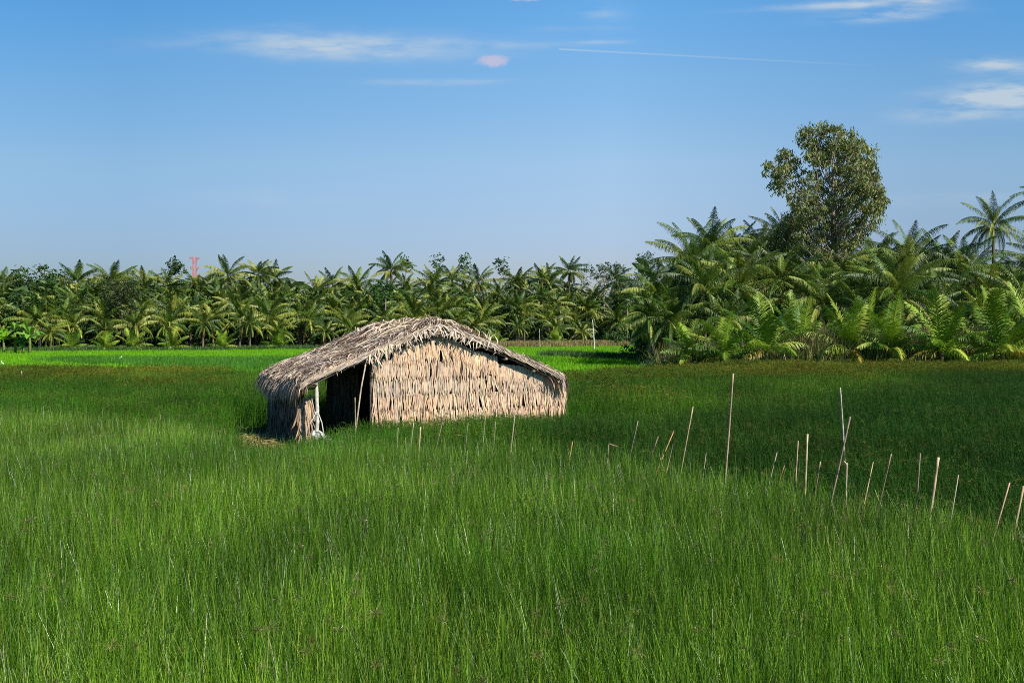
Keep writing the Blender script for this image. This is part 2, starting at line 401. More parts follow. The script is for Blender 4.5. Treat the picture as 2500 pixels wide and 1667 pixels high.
# weedy bund on the right, bank at the tree feet, dry strip
for k in range(330):
    X = U(3.5, 14); Y = 104-(X-0.5)*1.3+R.gauss(0, 1.0); wp.append((X, Y, 0, U(0, 6.28), 1, U(0.6, 1.25)))
for k in range(260):
    X = U(9, 14); Y = U(62, 88); wp.append((X+(Y-62)*0.1, Y, 0, U(0, 6.28), 1, U(0.6, 1.5)))
for k in range(900):
    X = U(-80, 24); wp.append((X, tree_line(X)-2.2+R.gauss(0, 0.9), 0, U(0, 6.28), 1.3, U(0.5, 1.3)))
scatter('weeds', protos['weed_tuft'], wp, 'low weeds along the field banks and tree feet')
dr = [(U(-6, 17), 0, 0, U(0, 6.28), 1.2, U(0.8, 1.6)) for k in range(500)]
dr = [(x, tree_line(x)-6+R.gauss(0, 1.8), z, r, a, b) for x, y, z, r, a, b in dr]
scatter('dry_grass', protos['dry_tuft'], dr, 'dry brown grass strip before the far palms right of the hut')
cp = []
for k in range(900):
    px = U(1640, 2640); d = U(62.5, 70); X = (px-CX)/F*d
    dens = 0.4 if px < 1900 else 1
    if R.random() < dens: cp.append((X, d, 0, U(0, 6.28), 1, U(0.6, 1.15) if px > 1950 else U(0.5, 0.8)))
scatter('cane_grass', protos['cane_tuft'], cp, 'tall straw and green cane grass between the young palms')

# ------------------------------------------------------------------ palms
PG = [(0.090, 0.150, 0.016), (0.150, 0.205, 0.024), (0.036, 0.078, 0.010), (0.050, 0.10, 0.012), (0.25, 0.28, 0.05)]
def frond(mb, base, az, el, length, droop, ll, npair, lw, col, hang=0.5, vee=0.5):
    n = 9; pts = [Vector(base)]; dirs = []
    side0 = U(-0.25, 0.25)
    for i in range(n):
        t = (i+0.5)/n; e = el-droop*t**1.4; a = az+side0*t
        d = Vector((math.cos(a)*math.cos(e), math.sin(a)*math.cos(e), math.sin(e))); dirs.append(d)
        pts.append(pts[-1]+d*length/n)
    rc = (col[0]*1.5+0.03, col[1]*1.25+0.02, col[2]*1.3)
    sides = [d.cross(Vector((0, 0, 1))).normalized() if abs(d.z) < 0.98 else Vector((-math.sin(az), math.cos(az), 0)) for d in dirs]; sides.append(sides[-1])
    mb.strip(pts, [0.10*(1-0.8*i/n) for i in range(n+1)], sides, rc)
    for k in range(npair):
        t = 0.13+0.86*(k+0.5)/npair; f = t*n; i = min(int(f), n-1); p = pts[i].lerp(pts[i+1], f-i); d = dirs[i]; s = sides[i]
        up = s.cross(d)
        if up.z < 0: up = -up
        prof = (math.sin(PI*(0.14+0.82*t)))**0.8
        for sg in (-1, 1):
            L1 = ll*prof*U(0.72, 1.12)
            if R.random() < .04: continue
            o = (s*sg*(0.9-0.3*t)+d*(0.30+0.6*t)+up*vee*(1-t*0.6)+Vector((U(-.15, .15), U(-.15, .15), U(-.15, .1)-hang*.22))).normalized()
            q = p+o*L1*0.30; o2 = (o+Vector((0, 0, -hang*U(0.5, 1.2)))).normalized(); q2 = q+o2*L1*0.36
            o3 = (o2+Vector((0, 0, -hang*1.1))).normalized(); q3 = q2+o3*L1*0.34
            c = jit(col, 0.14)
            mb.strip([p, q, q2, q3], [lw*0.8, lw, lw*0.7, lw*0.12], d, c)
def palm_crown(mb, nf=26, length=4.4, npair=26, lw=0.13, elmin=-0.75, dead=1, yellow=2, ll=0.95, nut=True):
    for k in range(nf):
        g = (k+0.5)/nf; az = k*2.39996+U(-0.2, 0.2)
        el = lerp(1.45, elmin, g**0.85)+U(-0.12, 0.12)
        L_ = length*(0.72+0.4*math.sin(PI*min(1, g*0.9+0.12)))*U(0.9, 1.08)
        c = R.choice(PG)
        if k >= nf-dead: c = (0.16, 0.10, 0.045)
        elif k >= nf-dead-yellow: c = (0.20, 0.17, 0.03)
        frond(mb, (U(-.1, .1), U(-.1, .1), U(-0.1, 0.25)), az, el, L_, lerp(0.8, 1.65, g)+U(-0.3, 0.25), ll, npair, lw, c, lerp(1.1, 2.2, g), lerp(0.2, -0.3, g))
    if nut:
        for k in range(5):   # fibre and fruit stalks at the hub
            a = U(0, 6.28); p = Vector((math.cos(a)*0.25, math.sin(a)*0.25, -0.25))
            mb.tube([p, p+Vector((math.cos(a)*0.12, math.sin(a)*0.12, -0.16)), p+Vector((math.cos(a)*0.1, math.sin(a)*0.1, -0.36))], [0.05, 0.13, 0.05], jit((0.16, 0.14, 0.04), 0.3), 6)
def trunk_mesh(i):
    mb = MB(); pts = []; rs = []; bx, by = U(-.04, .04), U(-.04, .04)
    for k in range(13):
        t = k/12; pts.append(Vector((bx*math.sin(t*PI)*1.5, by*math.sin(t*PI)*1.5, t))); rs.append(lerp(0.19, 0.11, t**0.5)*(1+0.05*(k % 2))+(0.09 if k == 0 else 0))
    mb.tube(pts, rs, (0.17, 0.14, 0.11), 9, True, (0.13, 0.11, 0.07)); return mb.mesh('palm_trunk', M_bark, True)
trunks = [trunk_mesh(i) for i in range(3)]
crowns = []
for i in range(7):
    mb = MB(); palm_crown(mb, R.randrange(23, 30), U(3.9, 4.5), 50, 0.078, U(-0.95, -0.5), R.choice([0, 1, 1, 2]), R.choice([0, 1, 2]))
    crowns.append(mb.mesh('palm_crown', M_palm))
near_crowns = []; PG = [(0.095, 0.17, 0.018), (0.16, 0.235, 0.03), (0.035, 0.08, 0.011), (0.05, 0.11, 0.013), (0.28, 0.34, 0.065)]
for i in range(5):
    mb = MB(); palm_crown(mb, R.randrange(30, 38), U(4.0, 5.0), 78, 0.042, U(-1.0, -0.6), R.choice([0, 1, 1]), R.choice([1, 2]), .88)
    near_crowns.append(mb.mesh('palm_crown', M_palm))
mb = MB()
for k in range(24):
    g = (k+.5)/24; frond(mb, (0, 0, 0), k*2.4, lerp(1.2, -0.9, g), U(2.6, 3.4), 1.2, 0.7, 22, 0.05, jit((0.20, 0.14, 0.08), 0.2), 1.0, 0.1)
dead_crown = mb.mesh('dead_palm_crown', M_palm)
young_crowns = []
PGY = [(0.14, 0.25, 0.018), (0.21, 0.32, 0.028), (0.07, 0.16, 0.012), (0.32, 0.40, 0.05)]
for i in range(5):
    mb = MB(); nf = R.randrange(13, 17)
    for k in range(nf):
        g = (k+.5)/nf; c = R.choice(PGY)
        if k == nf-1: c = (0.30, 0.24, 0.03)
        frond(mb, (U(-.05, .05), U(-.05, .05), 0), k*2.4+U(-.2, .2), lerp(1.5, 0.15, g**0.9), U(3.0, 3.8)*lerp(1.05, .8, g), lerp(0.35, 1.4, g), 0.85, 64, 0.050, c, lerp(0.15, 1.0, g), lerp(0.30, 0.0, g))
    young_crowns.append(mb.mesh('young_palm_crown', M_palm))
def palm(x, y, zc, crown, sc, label, group, name='coconut_palm', cat='palm tree', tm=None):
    """zc: height of the crown's hub above ground"""
    root = empty(name, (x, y, 0), U(0, 6.28)); root.rotation_euler.x = U(-.05, .05)
    t = obj('trunk', tm or R.choice(trunks), root); t.scale = (1.0, 1.0, zc); t.location = (0, 0, -0.02)
    c = obj('crown', crown, root); c.location = (0, 0, zc); c.scale = (sc, sc, sc*U(0.92, 1.08)); c.rotation_euler = (U(-.12, .12), U(-.12, .12), U(0, 6.28))
    tag(root, label, cat, group); return root
# far belt: skyline palms placed by their tops, then rows in front
GF = 'coconut palms of the far belt'
def far_d(px, k): # depth of the belt at that bearing, row k
    d = 130.0
    for _ in range(6): d = tree_line((px-CX)/F*d)
    return d+k
sky_tops = [(-60, 640, ''), (8, 640, ''), (192, 630, 'tall coconut palm on the far skyline right of the round leafy tree at left'),
    (280, 628, 'slender upright coconut palm on the far skyline, second tall one from the left edge'), (352, 645, ''), (408, 650, ''), (488, 652, 'coconut palm just below and right of the distant red pylon'),
    (556, 620, 'tall bushy palm on the far skyline, first big one right of the pylon'), (625, 616, 'tall starry palm above the belt, just left of where the skyline dips'), (668, 632, ''), (712, 668, ''), (770, 665, ''), (812, 648, ''), (868, 645, 'coconut palm on the skyline at the right end of the first dip'),
    (955, 608, 'tallest palm of the far skyline, standing above the hut roof'), (1062, 640, ''), (1100, 640, ''), (1168, 640, ''), (1270, 642, ''), (1320, 636, ''), (1385, 618, 'tall lone palm on the skyline left of the flat-topped tree'), (1345, 645, ''),
    (1505, 640, 'palm with pale hanging fronds behind the flat-topped tree')]
for px, py, lb in sky_tops:
    d = far_d(px, 17+U(-2, 2)); sc = U(0.86, 1.0); p = at(px, py, d)
    palm(p.x, p.y, p.z-3.6*sc, R.choice(crowns), sc, lb or 'coconut palm in the crowded back row of the far belt, crown on the skyline', GF)
def skyline(px): return interp(px, [(-150, 655), (100, 668), (190, 650), (300, 650), (420, 665), (560, 645), (650, 650), (730, 680), (800, 670), (900, 668), (960, 645), (1100, 660), (1400, 655), (1520, 665), (1600, 690)])
rows = [(21, -.12, 62), (16, 0.04, 76), (13, 0.18, 78), (10, 0.34, 80), (7, 0.52, 82), (4, 0.70, 84), (1, .90, 92)]
for ri, (dk, fr, step) in enumerate(rows):
    px = -170+ri*37
    while px < 1640:
        if ri >= 5 and px < 70: px += step; continue
        q = px+U(-22, 22); d = far_d(q, dk+U(-1.2, 1.2))
        if q > 1380 and ri >= 4: d += 4
        topy = skyline(q); basey = 850; hub = lerp(topy+70, basey-30, fr)+U(-14, 14)
        hub += U(-16, 22) if ri == 0 else 0; hub -= 10 if fr > .5 else 0
        p = at(q, hub, d); zc = max(0.9, p.z); sc = U(0.74, 0.98)*(.72 if ri == 6 else .85 if ri == 0 else 1)
        dead = ri == 3 and 420 < q < 510
        palm(p.x, p.y, zc, dead_crown if dead else R.choice(crowns), sc,
             'withered brown palm below the pylon in the far belt' if dead else
             ['coconut palm in the crowded back row of the far belt, crown on the skyline', 'coconut palm inside the far belt, just under the skyline row', 'coconut palm in the middle rows of the far belt', 'coconut palm in the middle rows of the far belt', 'mid-height coconut palm low in the far belt', 'low coconut palm in the front row of the far belt, fronds near the field', 'small coconut palm fringing the field at the foot of the far belt'][ri], GF)
        px += step+U(-12, 12)
for px, s in ((175, .42), (255, .40), (322, .5), (545, .36), (680, .45), (905, .4), (1210, .45), (1355, .4), (420, .5)):
    d = far_d(px, -1.2); p = at(px, 860, d)
    palm(p.x, p.y, 0.5, R.choice(young_crowns), s+0.35, 'small palm sprouting at the foot of the far belt by the rice', 'seedling palms at the foot of the far belt', 'young_palm')
# right grove
GR = 'tall coconut palms of the right grove'
big = [(1685, 625, 78, .95, 'coconut palm at the left shoulder of the right grove, fronds against the sky'), (1600, 705, 76, .85, 'leftmost coconut palm of the right grove, fronds drooping over its dark underside'),
       (1735, 590, 82, .95, ''), (1790, 610, 86, .95, ''), (1850, 600, 84, .95, ''), (1905, 560, 90, .85, 'coconut palm pressed against the left side of the big eucalyptus'), (1720, 690, 74, .95, ''), (1810, 690, 75, 1.0, ''),
       (1905, 680, 76, 1.0, 'coconut palm directly below the left half of the eucalyptus crown'), (1990, 705, 77, 1.0, ''), (2075, 690, 77, 1.0, 'coconut palm right beneath the eucalyptus trunk'), (2010, 730, 73, .95, ''), (2130, 620, 84, .95, ''),
       (2185, 700, 72, 1.08, 'coconut palm with two wide level fronds in the middle of the right grove'), (2215, 620, 82, 1.0, ''), (2290, 635, 84, 1.0, ''), (2350, 650, 80, 1.0, ''),
       (2425, 532, 80, .70, 'tallest slim palm standing clear above the right grove'), (2485, 690, 80, 1.0, ''), (2570, 640, 80, 1.05, ''), (2400, 700, 75, 1.0, ''), (2500, 735, 72, 1.0, ''), (2290, 740, 74, 1.0, 'coconut palm with a yellowing frond low in the right grove'),
       (1640, 770, 73, .8, ''), (1590, 755, 74, .7, ''), (2100, 745, 72, .9, ''), (1770, 770, 72, .8, ''), (2630, 580, 82, 1.05, ''), (2610, 700, 76, 1, ''), (1700, 640, 90, .9, ''), (2360, 665, 92, .9, ''), (2250, 680, 90, 1, ''), (1950, 610, 93, 1, ''), (2080, 700, 90, 1, ''), (1830, 700, 90, 1, ''), (1650, 720, 88, 1, ''), (2460, 700, 90, 1, ''), (2592, 470, 88, .85, 'tall palm whose frond tips reach in at the right edge')]
for k in range(30):
    big.append((U(1690, 2580), U(630, 770), U(74, 92), U(.75, .98), ''))
for px, py, d, sc, lb in big:
    p = at(px, py+18, d)
    palm(p.x, p.y, max(1.2, p.z), R.choice(near_crowns), sc*0.93, lb or ('coconut palm in the thick of the right grove behind the young palms'), GR)
GY = 'young palms in a row before the right grove'
yl = [(1683, 868, 62, .78, 'leftmost young palm by the bright rice, fronds in a pale fan'), (1772, 868, 61, .88, 'second young palm from the left, bare orange stem base'), (1870, 858, 62, 1.05, 'third young palm from the left with one broad upright frond'),
      (1962, 850, 66, .95, 'young palm below the eucalyptus, between two taller young palms'), (2068, 855, 63, 1.05, 'young palm at the centre of the front row, dark drooping lower fronds'), (2178, 852, 62, 1.0, 'young palm just right of a single yellow stem'),
      (2298, 858, 61, 1.12, 'young palm with a dense dark heart and fronds like a shuttlecock'), (2410, 820, 67, 1.0, 'young palm set a step back, its top near the yellow frond'), (2445, 862, 60, 1.08, 'young palm nearest the right edge but one'), (2520, 850, 62, 1.1, 'young palm cut by the right edge of the photo'), (2600, 850, 62, 1.1, 'young palm beyond the right edge'), (2125, 815, 68, .8, 'young palm behind the front row below the wide level fronds'), (1925, 812, 70, .8, 'young palm a step back, left of centre in the grove front')]
for px, py, d, sc, lb in yl:
    p = at(px, py, d); zc = max(0.35, p.z)
    palm(p.x, p.y, zc, R.choice(young_crowns), sc, lb, GY, 'young_palm')

# ------------------------------------------------------------------ broadleaf trees
def tree(name, base, lobes, trunk_r, leaf, label, cat='tree', group=None, dens=1.0, cols=None, bark=(0.25, 0.21, 0.17), droop=0.0, trunk_top=None, lw=0.45, hollow=0.25):
    """lobes: world-space (centre, radius); trunk forks towards every lobe; leaves fill each lobe's shell"""
    root = empty(name, base); B = Vector(base)
    cols = cols or [(0.035, 0.075, 0.015), (0.05, 0.10, 0.02), (0.028, 0.06, 0.013)]
    mt = MB(); ml = MB()
    zt = min(c.z for c, r in lobes)-B.z
    cen = sum((c for c, r in lobes), Vector())/len(lobes)-B
    tt = trunk_top or max(0.5, zt*0.8)
    top = Vector((cen.x*0.35, cen.y*0.35, tt)); apex = Vector((cen.x*0.8, cen.y*0.8, max(c.z for c, r in lobes)-B.z-0.5))
    path = [Vector((0, 0, 0)), Vector((0.05*tt*0.3, 0, tt*0.5)), top, top.lerp(apex, 0.5)+Vector((U(-.3, .3), U(-.3, .3), 0)), apex]
    mt.tube(path, [trunk_r*1.25, trunk_r, trunk_r*.8, trunk_r*.45, trunk_r*.1], bark, 9)
    for c, r in lobes:
        q = c-B; k = max(0.0, min(0.9, (q.z-tt)/max(0.1, apex.z-tt)-0.25)); s = top.lerp(apex, k*0.8)
        d = (q-s).length; mid = s.lerp(q, 0.55)+Vector((U(-.1, .1), U(-.1, .1), -0.06-droop*.1))*d
        mt.tube([s, s.lerp(mid, .5)+Vector((0, 0, .03*d)), mid, q], [trunk_r*.3*(1-k*.6), trunk_r*.22*(1-k*.6), trunk_r*.15, trunk_r*.06], bark, 5, False)
        n = int(dens*95*r**1.6/(leaf*leaf)*0.10)
        for _ in range(7):    # twigs
            dv = Vector((R.gauss(0, 1), R.gauss(0, 1), R.gauss(0, .8))).normalized(); mt.tube([q, q+dv*r*.5+Vector((0, 0, .05)), q+dv*r], [trunk_r*.05, trunk_r*.03, trunk_r*.012], bark, 3, False)
        sub = [(Vector((R.gauss(0, 1), R.gauss(0, 1), R.gauss(0, .9))).normalized()*r*U(hollow+0.25, 1.0), r*U(0.28, 0.5)) for _ in range(8)]
        for j in range(n):
            sc_, sr = R.choice(sub)
            p = q+sc_+Vector((R.gauss(0, .5), R.gauss(0, .5), R.gauss(0, .42)))*sr
            nrm = Vector((R.gauss(0, 1), R.gauss(0, 1), R.gauss(.6, .8))).normalized()
            ax = nrm.cross(Vector((U(-1, 1), U(-1, 1), U(-1, 1)))).normalized()
            ax = (ax+Vector((0, 0, -droop*1.5))).normalized(); sd = ax.cross(nrm).normalized()
            l = leaf*U(.7, 1.3)
            ml.strip([p, p+ax*l*.5, p+ax*l], [l*lw*.5, l*lw, l*lw*.15], sd, jit(R.choice(cols), .3))
    obj('trunk', mt.mesh('trunk', M_bark, True), root); obj('crown', ml.mesh('crown', M_leaf), root)
    return tag(root, label, cat, group)
def L2(lst, d, dz=0.0, k=1.0):
    out = []
    for px, py, r in lst:
        dd = d+U(-1, 1)*dz; out.append((at(px, py, dd), r/F*dd*k))
    return out
euc = [(1970, 312), (2026, 305), (2061, 325), (2096, 355), (2112, 395), (2002, 350), (1975, 365), (1908, 372), (1889, 395), (1900, 440), (1935, 402), (1975, 430), (2042, 385), (2055, 419), (2096, 430), (2136, 451), (2146, 478),
       (2029, 446), (1975, 467), (2069, 467), (2109, 462), (1948, 490), (2002, 494), (2082, 502), (2130, 512), (1935, 530), (2002, 529), (2109, 535), (1915, 550), (1975, 555), (2042, 548), (2090, 560), (2002, 585), (1950, 590), (2060, 590), (1900, 575), (2025, 345), (1990, 325), (2048, 312), (2082, 345), (2108, 375), (2122, 420), (2085, 400), (2050, 360), (2120, 445), (2145, 495), (2045, 500), (1965, 520), (1985, 610), (2050, 620)]
lobes = []
for px, py in euc:
    py = 455+(py-455)*.93+6; px = 2015+(px-2015)*.95
    for k in range(2 if py > 330 else 1):
        dd = 83+U(-3.6, 3.6)*(0.4 if py < 360 or px < 1930 else 1); lobes.append((at(px+U(-6, 6)*k*2, py+U(-6, 6)*k*2, dd), U(25, 35)/F*dd))
b = at(2043, 900, 83); 
tree('eucalyptus_tree', (b.x, 83, 0), lobes, 0.34, 0.27, 'huge airy eucalyptus tree towering over the right palm grove', 'tree', None, 1.9,
     [(0.19, 0.25, 0.075), (0.25, 0.29, 0.09), (0.26, 0.235, 0.08), (0.10, 0.15, 0.055)], (0.34, 0.29, 0.24), 0.9, 7.5, 0.34, 0.3)
def blob(px, py, w, h, d, n, r):
    return L2([(px+U(-w, w)*math.sqrt(1-0.5*abs(q)), py+q*h, r*U(.8, 1.2)) for q in [U(-1, 1) for _ in range(n)]], d, w/F*d*0.6)
def bt(name, px, py, w, h, k, n, r, label, leaf=0.34, cols=None, tr=0.14, d=None, group=None, dens=1.0, cat='tree', lw=0.5):
    d = d or far_d(px, k); lb = blob(px, py, w, h, d, n, r); x = (px-CX)/F*d
    return tree(name, (x, d, 0), lb, tr, leaf, label, cat, group, dens, cols, lw=lw)
GB = [(0.045, 0.11, 0.02), (0.06, 0.13, 0.025), (0.035, 0.09, 0.018)]
bt('leafy_tree', 95, 690, 50, 26, 15, 15, 24, 'round dark green leafy tree left of the first tall far palm', .4, GB)
bt('leafy_tree', 60, 745, 36, 30, 8, 9, 24, 'lower leafy tree below the round skyline tree at far left', .4, GB)
bt('leafy_tree', 432, 652, 20, 12, 19, 6, 16, 'small leafy crown on the skyline just left of the pylon', .4, GB)
bt('round_bush_tree', 300, 725, 42, 36, 3, 16, 22, 'dark round fine-leaved tree in the midst of the far palms at left', .22, [(0.035, 0.06, 0.016), (0.045, 0.07, 0.02)], .14)
bt('slim_tree', 990, 650, 9, 22, 20, 6, 11, 'slim dark tree on the skyline beside the tallest far palm', .42, GB, .09)
bt('slim_tree', 1070, 655, 18, 24, 20, 7, 12, 'broad-leaved sapling tree with two tips over the hut ridge', .42, GB, .09)
bt('slim_tree', 1138, 645, 16, 24, 20, 8, 12, 'pointed broad-leaved tree on the skyline, above the hut right slope', .42, GB, .09)
bt('slim_tree', 1228, 645, 14, 22, 20, 7, 11, 'pointed broad-leaved tree nearest the lone skyline palm', .42, GB, .09)
bt('leafy_tree', 940, 715, 24, 22, 5, 8, 16, 'glossy leafy tree low in the far belt just over the hut roof', .36, [(0.04, 0.12, 0.02), (0.03, 0.09, 0.015)])
fl = L2([(1425, 668, 14), (1440, 660, 15), (1460, 655, 15), (1480, 651, 15), (1500, 650, 14), (1515, 662, 14), (1470, 668, 14), (1450, 675, 12), (1490, 680, 14), (1430, 690, 12), (1475, 700, 14), (1520, 690, 14)], far_d(1470, 12), 3)
tree('flat_topped_tree', ((1475-CX)/F*far_d(1470, 12), far_d(1470, 12), 0), fl, .2, .3, 'flat-topped umbrella tree on the skyline between the belt and the right grove', 'tree', None, 1.0, [(0.025, 0.06, 0.014), (0.04, 0.08, 0.02)])
bt('fine_leaved_tree', 1530, 705, 30, 24, 8, 9, 17, 'soft fine-leaved green tree under the flat-topped tree', .25, [(0.035, 0.10, 0.02), (0.05, 0.12, 0.03)])
bt('cone_tree', 1580, 650, 15, 22, 14, 8, 14, 'pale cone-shaped tree where the far belt meets the right grove', .28, [(0.07, 0.13, 0.05), (0.09, 0.14, 0.06)])
bt('cone_tree', 1580, 690, 24, 22, 14, 8, 16, 'pale bushy tree below the cone-shaped tree', .28, [(0.07, 0.13, 0.05), (0.09, 0.14, 0.06)])
# shrubs at the foot of the groves
for px, py, w, h, d, lb in ((1530, 868, 12, 14, 96, 'small leafy shrub standing alone on the weedy bund'), (1500, 820, 24, 22, 118, 'scraggy shrub with bare twigs where the paddy narrows'), (1570, 862, 24, 14, 82, 'dark shrub under the left palms of the right grove'), (1640, 868, 22, 16, 78, 'shrub behind the leftmost young palm'),
                       (1720, 862, 26, 16, 70, 'shrub between the first two young palms'), (1830, 868, 22, 14, 68, 'bright leafy shrub between the second and third young palms'), (1925, 875, 22, 10, 67, 'low shrub right of the third young palm'), (2010, 880, 24, 10, 66, 'low shrub left of the central young palm'), (2130, 885, 24, 10, 66, 'low shrub right of the central young palm'),
                       (2240, 882, 24, 10, 66, 'low shrub left of the shuttlecock palm'), (2365, 880, 26, 12, 66, 'dark low shrub between the two rightmost young palms'), (2480, 880, 24, 12, 66, 'low shrub at the right edge of the grove')):
    bt('shrub', px, py, w, h, 0, 7, 14, lb, .26, [(0.05, 0.12, 0.025), (0.035, 0.085, 0.02), (0.075, 0.13, 0.03)], .05, d, 'shrubs at the feet of the palms', 0.8, 'shrub')
# fallback cover deep inside the belts: tangled undergrowth nobody could count
mb = MB()
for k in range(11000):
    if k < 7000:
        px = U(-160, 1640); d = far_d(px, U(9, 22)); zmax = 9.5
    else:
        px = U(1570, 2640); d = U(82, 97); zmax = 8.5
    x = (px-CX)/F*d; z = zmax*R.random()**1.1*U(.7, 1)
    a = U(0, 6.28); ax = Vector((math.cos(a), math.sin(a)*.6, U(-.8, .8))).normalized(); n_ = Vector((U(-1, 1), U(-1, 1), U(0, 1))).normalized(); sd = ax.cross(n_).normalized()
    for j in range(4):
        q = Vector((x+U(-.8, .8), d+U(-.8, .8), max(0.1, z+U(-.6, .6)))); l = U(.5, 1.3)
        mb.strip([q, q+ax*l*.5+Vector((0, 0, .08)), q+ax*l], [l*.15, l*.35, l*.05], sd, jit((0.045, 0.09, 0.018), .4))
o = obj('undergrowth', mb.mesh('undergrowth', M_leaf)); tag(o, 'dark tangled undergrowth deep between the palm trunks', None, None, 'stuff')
# banana clump far left
root = empty('banana_plant', ((24-CX)/F*108, 108, 0)); root.scale = (1.0, 1.0, 1.3)
for c in range(9):
    mb = MB(); ms = MB(); bx, by = -3.6+c*.78, U(-1.2, 1.2); hh = U(.9, 2.2)
    ms.tube([Vector((bx, by, 0)), Vector((bx+.05, by, hh*.5)), Vector((bx, by, hh))], [.17, .13, .08], (0.14, 0.16, 0.05), 7)
    for k in range(10):
        az = k*2.4+U(-.3, .3); el = U(0.0, 1.3); d0 = Vector((math.cos(az)*math.cos(el), math.sin(az)*math.cos(el), math.sin(el))); L_ = U(1.2, 1.9)
        pts = [Vector((bx, by, hh)), Vector((bx, by, hh))+d0*L_*.3, Vector((bx, by, hh))+d0*L_*.7+Vector((0, 0, -.12)), Vector((bx, by, hh))+d0*L_+Vector((0, 0, -.5))]
        mb.strip(pts, [.08, .5, .55, .08], Vector((-math.sin(az), math.cos(az), U(-.3, .3))).normalized(), jit((0.40, .24, .03) if R.random() < .04 else R.choice([(0.14, 0.29, .022), (.18, .34, .03), (.10, .23, .02)]), .2))
    st_ = obj('stem', ms.mesh('banana_stem', M_bark, True), root); obj('leaves', mb.mesh('banana_leaves', M_palm), st_)
tag(root, 'bright green banana clump at the left edge before the far palms', 'banana plant')

# ------------------------------------------------------------------ the hut
hut = empty('thatched_hut', LO, HA)
tag(hut, 'low thatched hut of dry palm leaves with open dark porch, standing in the reeds', 'hut')
RW = 7.07; RS = 3.54; T0, T1 = -0.04, 4.75; S0, S1 = -0.04, 6.98
def roof_z(s, t):
    q = abs(s-RS)/RS
    z = 1.70+1.37*(1-q**1.03)-0.08*max(0, 0.10-q)/0.10
    if q > 0.86: z -= (q-0.86)**2*2.5
    if s < RS: z += 0.05*math.sin(t*1.3+1)
    z += 0.035*nz(s*1.1, t*1.1, 3)+0.03*math.sin(t*2.1+s*.5)
    return z
TH = [(0.40, 0.315, 0.235), (0.48, 0.38, 0.28), (0.33, 0.265, 0.21), (0.56, 0.45, 0.33), (0.27, 0.215, 0.17), (0.43, 0.36, 0.30)]
def thc(a=0.22): return jit(R.choice(TH), a)
mb = MB()   # solid thatch body
NS, NT = 40, 18; idx = {}
for top in (0, 1):
    for i in range(NS+1):
        for j in range(NT+1):
            s = lerp(S0, S1, i/NS); t = lerp(T0, T1, j/NT)
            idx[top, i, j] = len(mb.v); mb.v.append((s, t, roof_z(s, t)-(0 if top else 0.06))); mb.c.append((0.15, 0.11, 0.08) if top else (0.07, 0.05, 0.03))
for i in range(NS):
    for j in range(NT):
        a = [idx[1, i, j], idx[1, i+1, j], idx[1, i+1, j+1], idx[1, i, j+1]]; mb.f.append(tuple(a))
        a = [idx[0, i, j], idx[0, i, j+1], idx[0, i+1, j+1], idx[0, i+1, j]]; mb.f.append(tuple(a))
for i in range(NS):
    mb.f.append((idx[0, i, 0], idx[0, i+1, 0], idx[1, i+1, 0], idx[1, i, 0])); mb.f.append((idx[1, i, NT], idx[1, i+1, NT], idx[0, i+1, NT], idx[0, i, NT]))
for j in range(NT):
    mb.f.append((idx[0, 0, j+1], idx[0, 0, j], idx[1, 0, j], idx[1, 0, j+1])); mb.f.append((idx[0, NS, j], idx[0, NS, j+1], idx[1, NS, j+1], idx[1, NS, j]))
def lay(s, t, ang, L_, w, lift, col, arc=0.03):
    """a leaf lying on the roof from (s,t) in plan direction ang"""
    pts = []; n = 5; ca, sa = math.cos(ang), math.sin(ang); bend = U(-.5, .5)
    lim = U(.02, .16)
    for _ in range(12):
        se, te = s+math.cos(ang+bend)*L_, t+math.sin(ang+bend)*L_
        if S0-lim < se < S1+lim and T0-lim < te < T1+lim: break
        L_ *= .8
    if L_ < .07: return
    for i in range(n+1):
        f = i/n; a = ang+bend*f; s2 = s+math.cos(a)*L_*f; t2 = t+math.sin(a)*L_*f
        sc_, tc = min(max(s2, S0), S1), min(max(t2, T0), T1)
        over = math.hypot(s2-sc_, t2-tc)
        pts.append(Vector((lerp(s2, sc_, .35), lerp(t2, tc, .35), roof_z(sc_, tc)+lift+arc*math.sin(PI*f)-over*1.5*over-over*.5)))
    sd = Vector((-sa, ca, U(-.5, .5))).normalized()
    mb.strip(pts, [w*.7, w, w, w*.9, w*.6, w*.15], sd, col)
for k in range(17000):
    s = U(S0, S1) if R.random() < .35 else U(S0, RS+.2); t = U(T0, T1); q = abs(s-RS)
    down = PI if s < RS else 0.0
    near_ridge = max(0, 1-q/1.5)
    big_ = R.random() < 0.12+0.55*near_ridge
    ang = down+R.gauss(0, 0.55+0.55*near_ridge)
    c = thc()
    if R.random() < .12: c = jit((0.13, .095, .07), .3)
    if big_: lay(s, t, ang, U(.55, 1.05), U(.022, .040), U(.03, .10+.06*near_ridge), tuple(x*1.12 for x in c), U(.02, .08))
    else: lay(s, t, ang, U(.16, .40), U(.016, .030), U(.01, .08), c)
for k in range(520):   # long tangled leaves along the ridge
    s = RS+R.gauss(-.1, .5); t = U(T0, T1); lay(s, t, U(0, 6.28), U(.6, 1.1), U(.025, .045), U(.06, .17), jit((.56, .46, .34), .18), U(.03, .14))
def hang(s, t, z, ds, dt, L_, w, col, curl=0.0):
    n = 6; pts = []; p = Vector((s, t, z)); d = Vector((ds, dt, U(-.1, .35))); ph = U(-1, 1)*curl
    for i in range(n+1):
        pts.append(p.copy()); d = (d+Vector((ph*.35, 0, -.55))).normalized(); p = p+d*L_/n
    mb.strip(pts, [w*.8, w, w, w, w*.8, w*.5, w*.12], Vector((U(.6, 1), U(-.6, .6), U(-.2, .2))).normalized() if abs(ds) < abs(dt) else Vector((U(-.5, .5), 1, U(-.2, .2))).normalized(), col)
